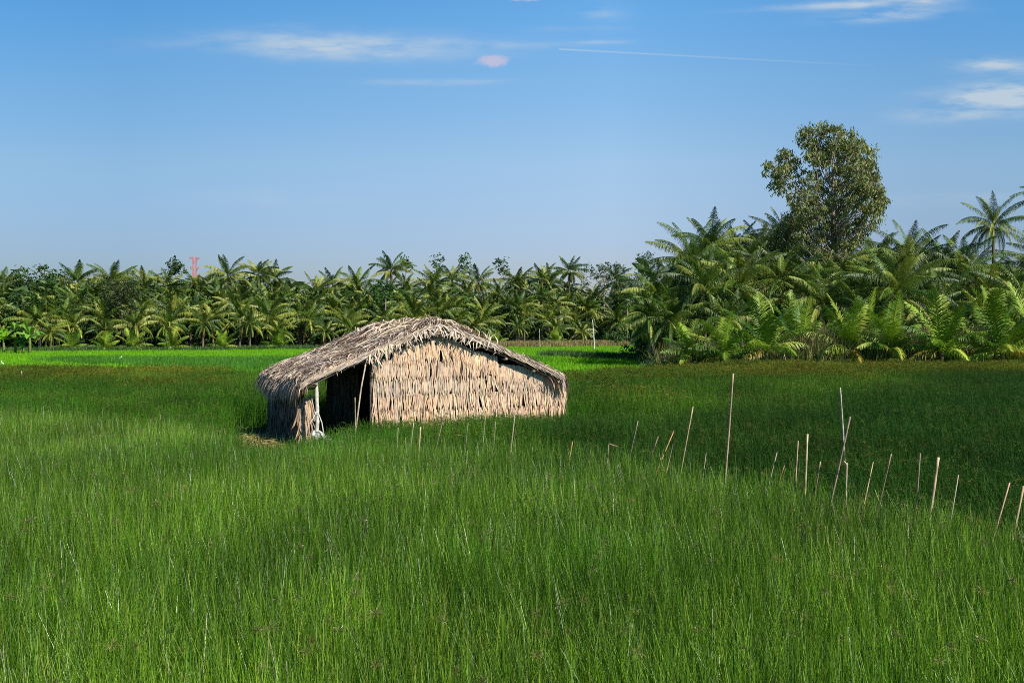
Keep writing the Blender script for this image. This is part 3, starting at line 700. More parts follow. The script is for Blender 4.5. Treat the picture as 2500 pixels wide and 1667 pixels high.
for k in range(1700):   # left eave, shaggy curtain
    t = U(T0, T1); o_ = U(0, .34); hang(S0+o_, t, roof_z(S0+o_, t)+U(-.02, .05), U(-1.0, -.35), U(-.4, .2), U(.34, .62), U(.018, .034), thc())
for k in range(300):   # front verge fringe, longest either side of the peak
    s = RS+R.gauss(-.3, 1.0)
    if not S0+1.6 < s < S1-1.4: continue
    hang(s, T0+U(0, .1), roof_z(s, T0)+U(-.04, .05), U(-.4, .4), U(-1.0, -.4), U(.12, .38), U(.022, .042), jit((.60, .50, .38), .2), 2.4)
for k in range(90):   # bunch over the porch corner
    s = 2.0+R.gauss(0, .22); hang(s, T0+U(0, .15), roof_z(s, T0)+U(-.04, .05), U(-.3, .3), U(-.9, -.3), U(.2, .48), U(.02, .038), jit((.56, .46, .34), .2), 1.0)
for k in range(220):   # eave curtain turning the front corners
    s = S0+abs(R.gauss(0, .12)); hang(s, T0+U(0, .12), roof_z(S0, T0)+U(-.03, .05), U(-.9, -.3), U(-.4, -.1), U(.12, .34), U(.018, .034), thc())
for k in range(120):
    s = S1-abs(R.gauss(0, .25)); hang(s, T0+U(0, .12), roof_z(S1, T0)+U(-.05, .03), U(.2, .9), U(-.5, -.1), U(.15, .45), U(.018, .034), thc())
for k in range(900):   # layered leaf edges along the front verge
    s = U(S0, S1); L_ = U(.15, .5); dn = -1 if s < RS else 1; dz = U(-.08, .04); t = T0-U(0, .04); P = []
    for i in range(4):
        s_ = min(max(s+dn*L_*i/3, S0-.02), S1+.02); P.append(Vector((s_, t-U(0, .03), roof_z(min(max(s_, S0), S1), T0)+dz-.02*i)))
    mb.strip(P, [.02, .026, .022, .005], Vector((U(-.1, .1), U(-.5, .5), 1)).normalized(), thc(.3))
for k in range(240):   # short verge stubble elsewhere
    s = U(S0, S1); hang(s, T0+U(0, .1), roof_z(s, T0)+U(-.05, .03), U(-.9, .9) , U(-.5, -.1), U(.06, .22), U(.015, .03), thc(), .5)
for k in range(900):   # right eave rolls down over the side wall
    t = U(T0+.1, T1); o_ = U(0, .25); hang(S1-o_, t, roof_z(S1-o_, t)+U(-.04, .04), U(.4, 1.0), U(-.3, .3), U(.3, .8), U(.018, .034), jit((.5, .42, .33), .25))
for k in range(300):   # back eave ends
    s = U(S0, S1); hang(s, T1-U(0, .1), roof_z(s, T1), U(-.4, .4), U(.3, .9), U(.15, .4), U(.02, .035), thc())
for k in range(14):    # stray leaves standing up at the back of the ridge and along the right verge
    s, t = R.choice([(2.9+U(-.3, .3), T1-.3), (4.3+U(-.2, .8), .1), (4.9, .1)])
    p = Vector((s, t, roof_z(s, t))); a = Vector((U(-.7, .7), U(-.3, .3), U(.5, 1))).normalized(); L_ = U(.2, .42)
    mb.strip([p, p+a*L_*.5, p+(a+Vector((U(-.6, .6), 0, -.2))).normalized()*L_], [.03, .035, .006], Vector((1, .2, 0)).normalized(), jit((.6, .5, .38), .1))
obj('roof', mb.mesh('roof_thatch', M_thatch), hut)
# battens laid over the thatch and the bamboo frame
def pole(name, pts, r, col=(.30, .24, .17), parent=hut, mat=None, n=7, r2=None, knots=True):
    mbp = MB(); P = []; RR = []; k = max(2, int(sum((b_-a_).length for a_, b_ in zip(pts, pts[1:]))/.28)) if knots else len(pts)-1
    for i in range(k+1):
        f = i/k*(len(pts)-1); j = min(int(f), len(pts)-2); q = pts[j].lerp(pts[j+1], f-j); rr = lerp(r, r2 or r, i/k)
        P += [q, q+(pts[j+1]-pts[j]).normalized()*.012] if knots and 0 < i < k else [q]; RR += [rr*1.16, rr] if knots and 0 < i < k else [rr]
    mbp.tube(P, RR, col, n)
    return obj(name, mbp.mesh(name, mat or M_bamboo, True), parent)
def on_roof(s, t, dz): return Vector((s, t, roof_z(min(max(s, S0), S1), min(max(t, T0), T1))+dz))
for t, a, b_ in ((T0+.03, .15, 2.1), (1.9, -.05, .9), (3.9, -.05, .8)):
    pole('batten', [on_roof(lerp(a, b_, f), t+U(-.03, .03), .045) for f in (0, .33, .66, 1)], .016, (.46, .30, .20))
for t in (T0+.06, 1.4, 3.0, 4.5):
    for a, b_ in ((S0+.1, RS), (RS, S1-.1)):
        pole('rafter', [on_roof(lerp(a, b_, f), t, -.155) for f in (0, .25, .5, .75, 1)], .035, (.22, .165, .12))
for s in (.35, 1.6, 2.6, RS, 4.5, 5.3, 6.1, 6.8):
    pole('purlin', [Vector((s, t, roof_z(s, t)-.235)) for t in (T0-.02, 1.2, 2.4, 3.6, T1-.1)], .034, (.30, .24, .18))
TW = 0.16
sl = s_at(912, TW); s_r = 6.72
for s, t in ((sl-.03, TW+.06), (4.5, TW+.12), (6.6, TW+.15), (.2, 4.35), (2.4, 4.3), (4.6, 4.3), (6.6, 4.3), (RS, 2.3)):
    pole('post', [Vector((s, t, -.05)), Vector((s, t, roof_z(s, t)-.26))], .05, (.16, .12, .085))
sp_ = s_at(772, .05)
pole('porch_post', [Vector((sp_-.02, .05, -.05)), Vector((sp_+.03, .04, .8)), Vector((sp_, .05, roof_z(sp_, .05)-.1))], .042, (.50, .47, .40))
z_ = z_at(750, 951, .3)
pole('cross_stick', [Vector((.1, .32, z_)), Vector((sp_+.05, .1, z_+.05))], .02, (.12, .09, .07))
pole('prop_pole', [Vector((s_at(897, -.2), -.05, z_at(897, 890, -.05))), Vector((s_at(884, -.4), -.3, z_at(884, 950, -.3))), Vector((s_at(868, -.8), -.6, .1))], .017, (.42, .34, .24), r2=.02)
# rope on the porch post
mb = MB(); za = z_at(772, 1012, 0)
for k in range(3): mb.tube([Vector((sp_+math.cos(a)*.055, .04+math.sin(a)*.055, za+k*.025+.01*math.sin(a*2))) for a in [i*PI/4 for i in range(9)]], [.010]*9, (.62, .6, .55), 5, False)
mb.tube([Vector((sp_+.05, 0, za)), Vector((sp_+.12, -.02, za-.2)), Vector((sp_+.16, -.02, za-.45)), Vector((sp_+.2, -.05, za-.62))], [.012]*4, (.7, .69, .64), 5)
mb.tube([Vector((sp_-.04, 0, za)), Vector((sp_-.10, -.02, za-.10)), Vector((sp_-.16, -.02, za-.2))], [.010]*3, (.66, .65, .6), 5)
obj('rope', mb.mesh('rope', M_thatch), hut)
# walls of leaf shingles in overlapping courses
def shingles(name, sf, top, z0, courses, a, b, step=.03, cols=None, wd=(.030, .058), out=1, gap=.05, tilt=.07, backing=(.06, .042, .028), lenk=1.0, bulge=None):
    """sf(q,z)->(s,t) outward point; q runs along the wall; one mesh: backing sheet + leaves"""
    mb = MB(); nq = max(6, int((b-a)/.12))
    for i in range(nq):
        q0, q1 = lerp(a, b, i/nq), lerp(a, b, (i+1)/nq); tp = min(top(q0), top(q1))-.03
        zs = [z0, lerp(z0, tp, .5), tp]; bs = len(mb.v)
        for off in (.03, .06):
            for zz in zs:
                for q in (q0, q1): P = sf(q, zz, -off); mb.v.append(tuple(P)); mb.c.append(backing)
        for o_ in (0, 6):
            for r_ in (0, 2):
                f_ = (bs+o_+r_, bs+o_+r_+1, bs+o_+r_+3, bs+o_+r_+2); mb.f.append(f_ if o_ == 0 else f_[::-1])
        mb.f.append((bs+4, bs+5, bs+11, bs+10))
    for ci, (zt, L_) in enumerate(courses):
        q = a
        while q < b:
            for layer in (0, 1):
                if R.random() < gap: continue
                q_ = q+U(-.02, .02); tp = top(q_); zz = min(zt+U(-.05, .05), tp+U(-.02, .03))
                if zz-z0 < .08: continue
                L1 = L_*U(.75, 1.15)*lenk*(U(1.5, 2.1) if R.random() < .04 else 1); tl = R.gauss(0, tilt)+.10*nz(q*.9, ci*2.3); bow = U(-.025, .025); w = U(*wd)
                pts = []
                for i in range(5):
                    f = i/4; z2 = zz-L1*f
                    if z2 < -.02: z2 = -.02
                    pts.append(sf(q_+tl*f+bow*math.sin(PI*f), z2, .004+.028*f+.012*layer+U(0, .008)))
                c = jit(R.choice(cols), .16); g = .5+.5*nz(q*.7, zz*1.2, 7)
                c = tuple(lerp(c[k], (.46, .385, .31)[k]*U(.85, 1.1), .75*max(0, g-.45)+(.45*math.exp(-((zz-1.75)/.3)**2) if name == 'front_wall' else 0)) for k in range(3))
                if R.random() < .05: c = jit((.16, .10, .06), .4)
                a0 = sf(q_+.01, zz, 0)-sf(q_, zz, 0); sd = (a0.normalized()+Vector((0, -.25 if False else 0, 0))+(sf(q_, zz, .1)-sf(q_, zz, 0)).normalized()*U(-.45, .45)).normalized()
                mb.strip(pts, [w*.75, w, w*.95, w*.75, w*.12], sd, c)
            q += step
    return obj(name, mb.mesh(name, M_thatch), hut)
WC = [(.66, .44, .27), (.72, .50, .31), (.60, .41, .27), (.74, .55, .37), (.52, .36, .24)]
tops_px = [(912, 880), (918, 880), (959, 880), (961, 852), (1000, 842), (1030, 833), (1067, 820), (1102, 826), (1156, 858), (1180, 862), (1214, 871), (1215, 890), (1278, 895), (1310, 910), (1348, 918), (1385, 926), (1410, 935)]
tops = [(s_at(px, TW), z_at(px, py, TW)) for px, py in tops_px]
def ftop(q): return min(interp(q, tops)+.03*nz(q*9, 1), roof_z(q, TW)-.16)
def fwall(q, z, o):
    k = max(0, (q-6.3)/.75); zz = max(0, 1-((z-.95)/.95)**2); b_ = .16*k*zz
    return Vector((q+b_*1.2+o*k*.7, TW+.30*k*k-b_*.3-o, z))
shingles('front_wall', fwall, ftop, 0.0, [(2.95, .46), (2.55, .46), (2.14, .47), (1.72, .45), (1.33, .46), (.93, .46), (.53, .5)][::-1], sl, 7.06, .030, WC, wd=(.022, .044), gap=.12, tilt=.05)
def rwall(q, z, o): return Vector((7.06+.19*max(0, 1-((z-.95)/.95)**2)+o+.02*math.sin(q*5), q, z))
shingles('right_wall', rwall, lambda q: 1.62, 0.0, [(.55, .5), (.95, .55), (1.35, .6), (1.66, .6)], .52, 4.4, .032, [(.52, .43, .33), (.60, .47, .34), (.45, .38, .30)], tilt=.12)
SC = [(.24, .18, .13), (.30, .23, .17), (.15, .115, .085)]  # side wall thatch, darkened so its shade is put into the colours
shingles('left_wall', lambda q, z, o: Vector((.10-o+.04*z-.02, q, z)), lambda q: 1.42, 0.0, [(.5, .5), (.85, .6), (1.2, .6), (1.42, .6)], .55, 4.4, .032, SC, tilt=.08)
s2 = s_at(760, .55)
shingles('porch_side_panel', lambda q, z, o: Vector((q, .52-o, z)), lambda q: interp(q, [(.1, 1.25), (s2, 1.38)]), 0.0, [(.5, .5), (.85, .6), (1.2, .6), (1.38, .6)], .10, s2, .028, [(.56, .37, .22), (.45, .33, .23), (.30, .22, .16)], wd=(.022, .04), tilt=.12, gap=.1)
sb = s_at(800, 4.4)
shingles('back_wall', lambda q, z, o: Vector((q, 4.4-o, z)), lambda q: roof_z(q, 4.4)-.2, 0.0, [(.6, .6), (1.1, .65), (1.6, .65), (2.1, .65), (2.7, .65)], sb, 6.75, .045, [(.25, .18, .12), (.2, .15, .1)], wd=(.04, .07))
# inner partition beside the porch opening
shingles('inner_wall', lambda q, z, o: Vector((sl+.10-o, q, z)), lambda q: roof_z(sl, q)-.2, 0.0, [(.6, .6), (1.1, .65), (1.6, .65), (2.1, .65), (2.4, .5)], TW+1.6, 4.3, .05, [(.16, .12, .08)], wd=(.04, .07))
# straw heap at the hut's corner
mb = MB(); hc = at(615, 1090, 24.4)
for k in range(5200):
    a = U(0, 6.28); r = math.sqrt(R.random()); x = r*math.cos(a)*1.0; yv = r*math.sin(a)*1.4; z = .26*(1-r*r)+.04+.04*nz(x*3, yv*3)
    b_ = U(0, 6.28); L_ = U(.1, .32); p = Vector((x, yv, max(.02, z+U(-.08, .03)))); d = Vector((math.cos(b_), math.sin(b_), U(-.25, .35)))
    mb.strip([p, p+d*L_*.5+Vector((0, 0, .02)), p+d*L_], [.012, .016, .006], Vector((-d.y, d.x, U(-.5, .5))).normalized(), jit(R.choice([(.50, .38, .17), (.42, .33, .14), (.28, .25, .09), (.2, .22, .06)]), .25))
o = obj('straw_heap', mb.mesh('straw_heap', M_thatch)); o.location = (hc.x, hc.y, 0); tag(o, 'flattened heap of straw by the hut left corner', 'straw heap')
# torn white net by the porch post
mb = MB(); c0 = at(800, 1080, 22.7); nn = 14; G = {}
for i in range(nn):
    for j in range(nn):
        x = (i/(nn-1)-.5)*.62; yv = (j/(nn-1)-.5)*.4
        z = .34+.62*max(0, .22-x)*1.0-.5*abs(yv)+.07*nz(x*9, yv*9)+.05*nz(x*23, yv*23, 4)-.25*max(0, x)
        G[i, j] = Vector((x+.04*nz(z*9, i), yv+.04*nz(j, z*7), z))
for i in range(nn-1):
    for j in range(nn-1):
        if R.random() < .45: continue
        b0_ = len(mb.v); c = jit((.50, .51, .47), .2)
        for q in ((i, j), (i+1, j), (i+1, j+1), (i, j+1)): mb.v.append(tuple(G[q]+Vector((U(-.012, .012), 0, U(-.012, .012))))); mb.c.append(c)
        mb.f.append((b0_, b0_+1, b0_+2, b0_+3))
for k in range(26):
    g = G[R.randrange(nn), R.randrange(nn)]; mb.strip([g, g+Vector((U(-.08, .08), 0, U(-.1, .02))), g+Vector((U(-.14, .14), 0, U(-.22, -.05)))], [.008, .006, .003], Vector((1, 0, .2)), (.55, .55, .5))
o = obj('torn_net', mb.mesh('torn_net', M_plastic)); o.location = (c0.x, c0.y, 0.05); tag(o, 'torn white net hanging at the foot of the porch post', 'net')

# ------------------------------------------------------------------ stakes
tan_, org, gry, pnk, grn, yel = (.50, .34, .19), (.60, .33, .14), (.34, .29, .23), (.52, .35, .25), (.24, .32, .09), (.50, .46, .20)
stk = [  # top px,py, bottom px,py, radius, colour, second colour, label
 (1486, 1083, 1484, 1114, .016, (.25, .19, .12), None, 'short broken brown stake with a bent twig on top, left end of the right-hand row'),
 (1557.6, 1027, 1539, 1107, .012, gry, None, 'grey leaning stake right of the bent-twig stake'),
 (1607, 1065, 1586, 1121, .013, (.36, .25, .17), None, 'brown leaning stake left of the bright orange one'),
 (1645, 1052, 1619.5, 1111.5, .012, org, None, 'bright orange stake leaning strongly right, longer of its pair'),
 (1645, 1081, 1635, 1119, .013, (.56, .38, .22), None, 'short orange stake just right of the long leaning orange one'),
 (1692, 992, 1665, 1137, .013, (.22, .34, .08), (.60, .42, .26), 'stake with a green stem and tan top, left of the tallest pole'),
 (1687, 1111, 1686, 1135, .009, gry, None, 'tiny grey stub under the green and tan stake'),
 (1724, 1106, 1719, 1144, .010, gry, None, 'short grey stake left of the foot of the tallest pole'),
 (1790, 911.6, 1771.6, 1146.6, .016, pnk, None, 'tallest pole of all, long and pinkish, leaning slightly right'),
 (1897, 1104, 1891, 1128, .009, gry, None, 'small pale stub midway right of the tallest pole'),
 (1916.6, 1130, 1908, 1158, .011, org, None, 'small orange stub left of the thick flat-topped green stake'),
 (1948.6, 1076, 1943.5, 1146.6, .011, pnk, None, 'thin pink-grey stake next to the thick flat-topped green stake'),
 (1971.5, 1059, 1968, 1153.6, .017, (.38, .36, .13), (.55, .46, .25), 'thick upright green-yellow stake with a flat cut top'),
 (2051.5, 946, 2057.6, 1045, .019, (.55, .50, .42), None, 'pale stake leaning left in the sedge behind the row'),
 (2075.8, 1017, 2040.5, 1170, .014, (.40, .29, .22), None, 'long brown stake leaning right below the pale stake'),
 (2003, 1126.5, 1993, 1186, .011, pnk, None, 'short pink stake left of the long brown leaning stake'),
 (2068, 1129.6, 2067, 1170, .011, (.62, .44, .36), None, 'short split pink stake at the foot of the long brown stake'),
 (2132, 1127, 2128.6, 1142, .009, tan_, None, 'tiny tan stub in the dark hollow of dead grass'),
 (2175.8, 1108, 2155, 1188, .012, (.44, .30, .20), None, 'brown leaning stake right of the dark hollow'),
 (2246.7, 1106, 2240, 1184, .010, pnk, None, 'slim pink upright stake left of the thickest tan stake'),
 (2291, 1116, 2273, 1231, .020, (.62, .45, .26), None, 'thickest tan stake with a rounded bright top'),
 (2340, 1159, 2332.6, 1206, .009, (.40, .33, .24), None, 'thin dull stake right of the thickest tan stake'),
 (2465, 1178, 2454, 1214, .012, (.5, .3, .2), None, 'short reddish stake near the right edge'),
 (2499, 1186, 2483, 1257, .016, (.6, .44, .22), None, 'mottled tan stake at the very right edge'),
 (972, 1044, 970, 1074.6, .012, (.42, .45, .22), None, 'pale green stub, leftmost of the stakes before the hut wall'),
 (1010, 1031, 1006, 1060.6, .012, (.5, .42, .3), None, 'faint stake left of the short thick tan stake by the hut'),
 (1026.8, 1042, 1023.5, 1081.6, .018, (.62, .46, .27), None, 'short thick tan stake below the left end of the hut wall'),
 (1087, 1002, 1070.7, 1067.6, .013, (.44, .36, .22), None, 'leaning tan stake before the left half of the hut wall'),
 (1142.7, 1032.5, 1137, 1077, .010, (.36, .36, .22), None, 'thin dull green stake before the middle of the hut wall'),
 (1185, 1014, 1179.5, 1077, .010, (.45, .40, .27), None, 'thin tan stake before the middle of the hut wall, left of a shorter one'),
 (1210, 1029, 1205, 1081.6, .010, (.42, .36, .24), None, 'shorter thin stake left of the tall one at the hut wall'),
 (1258, 1000, 1249.6, 1086, .015, (.52, .42, .28), None, 'tallest of the stakes standing before the hut wall'),
 (1398, 1077, 1393.5, 1100, .012, org, None, 'lone orange stub in the reeds right of the hut'),
 (866.7, 970, 867, 1033, .014, (.46, .38, .25), None, 'upright stake before the dark porch opening'),
 (53, 906, 53.5, 924, .022, (.66, .62, .5), None, 'single pale stub at the far left edge of the sedge')]
for i, (x1, y1, x0, y0, r, c, c2, lb) in enumerate(stk):
    if lb.startswith('pale stake leaning'): d = 17.5
    elif lb.startswith('upright stake before'): d = 21.5
    elif lb.startswith('single pale'): d = 42
    else:
        d = 12.0
        for _ in range(30): d = lerp(d, edge((x0-CX)/F*d)+0.22, .5)
    top = at(x1, y1, d+U(-.1, .1)); mid = at(x0, y0, d); dirv = (mid-top)
    if mid.z > 0.05: base = mid+dirv*(mid.z/max(.02, -dirv.z))*1.0
    else: base = mid
    base = Vector((max(mid.x-1.0, min(mid.x+1.0, base.x)), base.y, -.05))
    root = empty('stake', (base.x, base.y, 0)); b0 = Vector((0, 0, -.05)); tp = top-Vector((base.x, base.y, 0))
    wob = [b0, b0.lerp(tp, .35)+Vector((U(-.006, .006), 0, 0)), b0.lerp(tp, .7)+Vector((U(-.008, .008), 0, 0)), tp]
    m = MB(); P = []; RR = []
    k = max(3, int((tp-b0).length/.16))
    for j in range(k+1):
        f = j/k*3; q = min(int(f), 2); p = wob[q].lerp(wob[q+1], f-q); P.append(p); RR.append(r*.72*lerp(1.05, .8, j/k)*(1.18 if j % 2 and r > .012 else 1))
    m.tube(P, RR, tuple(q*.78 for q in c), 7, True, c2 and tuple(q*.85 for q in c2))
    if lb.startswith('short broken'): m.tube([tp, tp+Vector((.06, 0, -.02)), tp+Vector((.14, .02, -.045))], [.012, .009, .005], c, 5)
    if 'split' in lb: m.tube([tp+Vector((0, 0, -.04)), tp+Vector((-.015, 0, 0)), tp+Vector((-.035, 0, .02))], [.008, .008, .004], c, 5)
    me = m.mesh('stake', M_bamboo, True)
    bpy.data.objects.remove(root); o = obj('stake', me); o.location = (base.x, base.y, 0)
    tag(o, lb, 'stake', 'stakes in the reeds')
for x1, y1, x0, y0, lb in ((1446.6, 781, 1451.5, 848, 'thin white pole in the rice right of the hut, before the far palms'), (1317, 803, 1317.6, 850, 'thin grey pole in the dry strip just over the hut right slope')):
    d = 120 if x1 > 1400 else 140; a = at(x1, y1, d); b_ = at(x0, y0, d); m = MB()
    n_ = 7; m.tube([Vector(((a.x-b_.x)*(k/n_)**1.3, 0, a.z*k/n_)) for k in range(n_+1)], [.09-.05*k/n_ for k in range(n_+1)], (.62, .60, .55) if d == 120 else (.32, .29, .25), 7)
    o = obj('field_pole', m.mesh('field_pole', M_bamboo, True)); o.location = (b_.x, d, 0); tag(o, lb, 'pole', 'thin poles in the rice field')

# ------------------------------------------------------------------ pylon
P0 = at(475, 800, 620); root = empty('power_pylon', (P0.x, 620, 0)); hT = at(475, 627, 620).z
def pcol(z): return (.55, .10, .07) if int(z/4.2) % 2 == 0 else (.5, .16, .12)
m = MB(); lv = [0, 8, 15, 21, 26, 30, 34, 38, 42, hT]
def hw(z): return lerp(4.2, 1.0, min(1, z/30)) if z < 30 else 1.0
for z0, z1 in zip(lv, lv[1:]):
    for sx in (-1, 1):
        for sy in (-1, 1): m.tube([Vector((sx*hw(z0), sy*hw(z0), z0)), Vector((sx*hw(z1), sy*hw(z1), z1))], [.11]*2, pcol((z0+z1)/2), 4)
    for sy in (-1, 1):
        for sx in (-1, 1): m.tube([Vector((sx*hw(z0), sy*hw(z0), z0)), Vector((-sx*hw(z1), sy*hw(z1), z1))], [.05]*2, pcol((z0+z1)/2), 4); m.tube([Vector((sy*hw(z0), sx*hw(z0), z0)), Vector((sy*hw(z1), -sx*hw(z1), z1))], [.05]*2, pcol((z0+z1)/2), 4)
obj('lattice_mast', m.mesh('lattice_mast', M_metal), root)
for z, w in ((hT-.3, 3.2), (hT-6.5, 2.9)):
    m = MB()
    for sg in (-1, 1):
        for yy in (-1, 1):
            m.tube([Vector((sg*.95, yy*.95, z)), Vector((sg*w, 0, z-(.3 if z > hT-2 else -.2)))], [.16, .10], (.58, .14, .10), 4); m.tube([Vector((sg*.95, yy*.95, z-1.7)), Vector((sg*w, 0, z-.3))], [.14, .09], (.58, .14, .10), 4)
        m.tube([Vector((sg*2.4, 0, z)), Vector((sg*2.4, 0, z-1.2))], [.1]*2, (.58, .14, .10), 4)
    obj('crossarm', m.mesh('crossarm', M_metal), root)
tag(root, 'distant red and white lattice power pylon above the far palms', 'pylon')

# ------------------------------------------------------------------ white birds in the rice
def egret(px, py, s, flip, lb):
    d = (H-.25)*F/(py-HY); p = at(px, py, d); m = MB()
    W = (.82, .82, .80)
    body = [Vector((-.30, 0, .34)), Vector((-.2, 0, .40)), Vector((-.05, 0, .46)), Vector((.10, 0, .50)), Vector((.18, 0, .58)), Vector((.16, 0, .70)), Vector((.20, 0, .80)), Vector((.26, 0, .84)), Vector((.31, 0, .83))]
    m.tube(body, [.015, .06, .10, .085, .04, .026, .026, .036, .02], W, 9)
    m.tube([Vector((.31, 0, .83)), Vector((.42, 0, .80))], [.014, .003], (.6, .4, .06), 5)
    for sy in (-.035, .035): m.tube([Vector((0, sy, .42)), Vector((.02, sy, .22)), Vector((0, sy, 0))], [.014, .009, .009], (.03, .03, .03), 5)
    o = obj('egret', m.mesh('egret', M_feather, True)); o.location = (p.x, p.y, .12); o.scale = (s,)*3; o.rotation_euler = (0, 0, PI*.85 if flip else .3)
    tag(o, lb, 'bird', 'white birds in the rice')
egret(294, 876, .5, False, 'white bird standing in the rice at left, larger of two')
egret(380, 873, .4, True, 'small white bird low in the rice near the dark strip')
egret(6, 890, .5, True, 'white bird at the left edge just beyond the brown sedge')

# ------------------------------------------------------------------ sky, sun, camera
EL = math.radians(43); ROT = math.radians(128)
w = bpy.data.worlds.new('World'); S.world = w; w.use_nodes = True; nt = w.node_tree; N = nt.nodes; L = nt.links; N.clear()
out = N.new('ShaderNodeOutputWorld'); bg = N.new('ShaderNodeBackground'); sky = N.new('ShaderNodeTexSky'); sky.sky_type = 'NISHITA'; sky.sun_disc = False
sky.sun_elevation = EL; sky.sun_rotation = ROT; sky.air_density = 1.0; sky.dust_density = 0.9; sky.ozone_density = 1.6; sky.altitude = 0
tc = N.new('ShaderNodeTexCoord'); sx = N.new('ShaderNodeSeparateXYZ'); L.new(tc.outputs['Generated'], sx.inputs[0])
def math_(op, a, b=None, c=None):
    n = N.new('ShaderNodeMath'); n.operation = op
    for i, q in enumerate((a, b, c)):
        if q is None: continue
        if isinstance(q, (int, float)): n.inputs[i].default_value = q
        else: L.new(q, n.inputs[i])
    return n.outputs[0]
az = math_('DIVIDE', sx.outputs['X'], math_('MAXIMUM', sx.outputs['Y'], .05)); elv = math_('DIVIDE', sx.outputs['Z'], math_('MAXIMUM', sx.outputs['Y'], .05))
cb = N.new('ShaderNodeCombineXYZ'); L.new(az, cb.inputs[0]); L.new(elv, cb.inputs[1])
def noise_(sc, det, st, seed):
    mp = N.new('ShaderNodeMapping'); mp.inputs['Scale'].default_value = st; mp.inputs['Location'].default_value = (seed, seed*.7, seed*.3); L.new(cb.outputs[0], mp.inputs[0])
    n = N.new('ShaderNodeTexNoise'); n.inputs['Scale'].default_value = sc; n.inputs['Detail'].default_value = det; n.inputs['Roughness'].default_value = .6; L.new(mp.outputs[0], n.inputs['Vector']); return n.outputs['Fac']
wisp = noise_(16, 12, (1, 5, 1), 3.1); puff = noise_(55, 5, (1, 1.6, 1), 1.7); warp = noise_(5, 4, (1, 3, 1), 8.0)
def cloud(px, py, rx, ry, amp, tilt=0.0, tex=None, hard=1.0, lo=.36, hi=.66):
    """a cloud centred on a bearing/elevation, with noise-broken edges"""
    cx = (px-CX)/F; cy = (HY-py)/F
    dx = math_('SUBTRACT', az, cx); dy = math_('SUBTRACT', math_('SUBTRACT', elv, cy), math_('MULTIPLY', dx, tilt))
    dy = math_('ADD', dy, math_('MULTIPLY', math_('SUBTRACT', warp, .5), ry/F*2.6))
    r2 = math_('ADD', math_('POWER', math_('ABSOLUTE', math_('DIVIDE', dx, rx/F)), 2), math_('POWER', math_('ABSOLUTE', math_('DIVIDE', dy, ry/F)), 2))
    g = math_('EXPONENT', math_('MULTIPLY', r2, -hard)) 
    mr = N.new('ShaderNodeMapRange'); mr.inputs[1].default_value = lo; mr.inputs[2].default_value = hi; L.new(tex, mr.inputs[0])
    return math_('MULTIPLY', math_('MULTIPLY', g, mr.outputs[0]), amp)
cl = [cloud(830, 112, 310, 30, .95, .0, wisp, 1.0, .25, .62), cloud(1050, 202, 140, 7, .7, 0, wisp), cloud(2150, 8, 170, 12, 1.2, .05, wisp), cloud(2170, 38, 130, 14, 1.0, .06, wisp), cloud(2430, 160, 90, 18, 1.0, .0, wisp),
      cloud(2440, 240, 160, 34, 1.8, .10, wisp), cloud(2380, 285, 160, 18, .45, .05, wisp), cloud(1470, 30, 60, 18, .4, 0, wisp), cloud(1420, 75, 90, 10, .35, 0, wisp), cloud(1470, 104, 70, 5, .4, 0, wisp),
      cloud(650, 485, 240, 20, .18, 0, wisp), cloud(2350, 490, 260, 16, .22, 0, wisp), cloud(1250, 110, 150, 8, .3, 0, wisp), cloud(1900, 20, 120, 8, .3, .08, wisp)]
# vapour trail
dx = math_('SUBTRACT', az, (1750-CX)/F); ln = math_('SUBTRACT', math_('SUBTRACT', elv, (HY-141)/F), math_('MULTIPLY', dx, -.053))
tr = math_('EXPONENT', math_('MULTIPLY', math_('POWER', math_('ABSOLUTE', math_('DIVIDE', ln, 1.9/F)), 2), -1)); tr = math_('MULTIPLY', tr, math_('LESS_THAN', math_('ABSOLUTE', dx), 385/F))
tr = math_('MULTIPLY', tr, math_('SUBTRACT', .26, math_('MULTIPLY', dx, 1.4))); cl.append(math_('MAXIMUM', tr, 0))
tot = cl[0]
for c in cl[1:]: tot = math_('ADD', tot, c)
tot = math_('MINIMUM', tot, .85)
mx = N.new('ShaderNodeMix'); mx.data_type = 'RGBA'; L.new(tot, mx.inputs['Factor'])
hs = N.new('ShaderNodeHueSaturation'); hs.inputs['Saturation'].default_value = 1.15; hs.inputs['Value'].default_value = 1.0; L.new(sky.outputs[0], hs.inputs['Color']); 
def ramp(fac, stops):
    r = N.new('ShaderNodeValToRGB'); L.new(fac, r.inputs[0]); e = r.color_ramp.elements
    for i, (p, c) in enumerate(stops):
        q = e[i] if i < 2 else e.new(p); q.position = p; q.color = (*c, 1)
    return r.outputs[0]
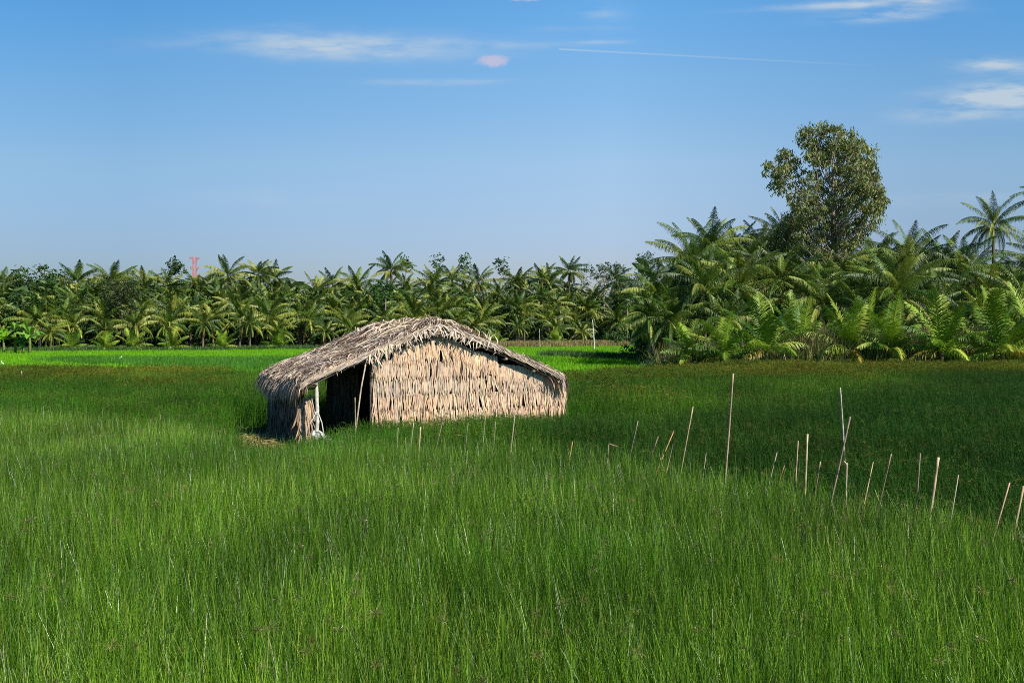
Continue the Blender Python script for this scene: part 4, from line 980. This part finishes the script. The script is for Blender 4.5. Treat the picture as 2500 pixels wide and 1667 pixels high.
# air colour by height: Nishita's horizon glow is stronger than this hazy tropical sky shows
up = N.new('ShaderNodeVectorMath'); up.operation = 'SCALE'; up.inputs['Scale'].default_value = 1.43; L.new(hs.outputs[0], up.inputs[0])
tn = N.new('ShaderNodeVectorMath'); tn.operation = 'MULTIPLY'; tn2 = N.new('ShaderNodeVectorMath'); tn2.operation = 'MULTIPLY'
L.new(up.outputs[0], tn.inputs[0]); L.new(ramp(math_('MAXIMUM', elv, 0), [(0, (.42, .42, .53)), (1, (.24, .50, .66)), (.082, (.57, .56, .70)), (.165, (.79, .77, .79)), (.25, (.73, .87, .91)), (.32, (.60, .91, 1.02)), (.45, (.46, .76, .90))]), tn.inputs[1])  # highest stops, unseen overhead, are darkened to weaken the fill light
L.new(tn.outputs[0], tn2.inputs[0]); L.new(ramp(math_('ADD', math_('MULTIPLY', az, .8), .5), [(0, (.60, .68, .72)), (1, (.66, .76, .8)), (.19, (.61, .69, .73)), (.58, (.98, .97, .95)), (.84, (.74, .80, .84))]), tn2.inputs[1]); L.new(tn2.outputs[0], mx.inputs[6])
mx.inputs[7].default_value = (3.9, 4.6, 5.2, 1)
# small puffy cloud
pf = math_('ADD', cloud(1206, 148, 50, 17, 2.2, -.03, puff, 1.0, .25, .6), cloud(1280, -4, 40, 9, 2.2, 0, puff, 1.0, .25, .6)); mr = N.new('ShaderNodeMapRange'); mr.inputs[1].default_value = .45; mr.inputs[2].default_value = 1.3; L.new(pf, mr.inputs[0])
mx2 = N.new('ShaderNodeMix'); mx2.data_type = 'RGBA'; L.new(math_('MULTIPLY', mr.outputs[0], .8), mx2.inputs['Factor']); L.new(mx.outputs[2], mx2.inputs[6]); mx2.inputs[7].default_value = (4.0, 3.9, 5.0, 1)
L.new(mx2.outputs[2], bg.inputs[0]); bg.inputs[1].default_value = 0.10; L.new(bg.outputs[0], out.inputs[0])
sd = bpy.data.lights.new('sun', 'SUN'); sd.energy = 5.0; sd.angle = math.radians(.53); sd.color = (1, .93, .82); so = bpy.data.objects.new('sun', sd); C.objects.link(so)
tosun = Vector((math.sin(ROT)*math.cos(EL), math.cos(ROT)*math.cos(EL), math.sin(EL))); so.rotation_euler = tosun.to_track_quat('Z', 'Y').to_euler(); so.location = (20, -20, 40)
cd = bpy.data.cameras.new('camera'); cam = bpy.data.objects.new('camera', cd); C.objects.link(cam); S.camera = cam
cam.location = (0, 0, H); cam.rotation_euler = (PI/2, 0, 0); cd.sensor_width = 36; cd.lens = 36*F/2500; cd.shift_y = -(HY-833.5)/2500*-1; cd.clip_end = 5000; cd.clip_start = .1
S.view_settings.view_transform = 'Standard'; S.view_settings.look = 'None'; S.view_settings.exposure = 0.48; S.view_settings.gamma = 1
S.cycles.max_bounces = 5; S.cycles.diffuse_bounces = 3; S.cycles.glossy_bounces = 2; S.cycles.transmission_bounces = 3; S.cycles.transparent_max_bounces = 4; S.cycles.use_denoising = False; S.cycles.pixel_filter_type = 'BLACKMAN_HARRIS'; S.cycles.filter_width = 0.95
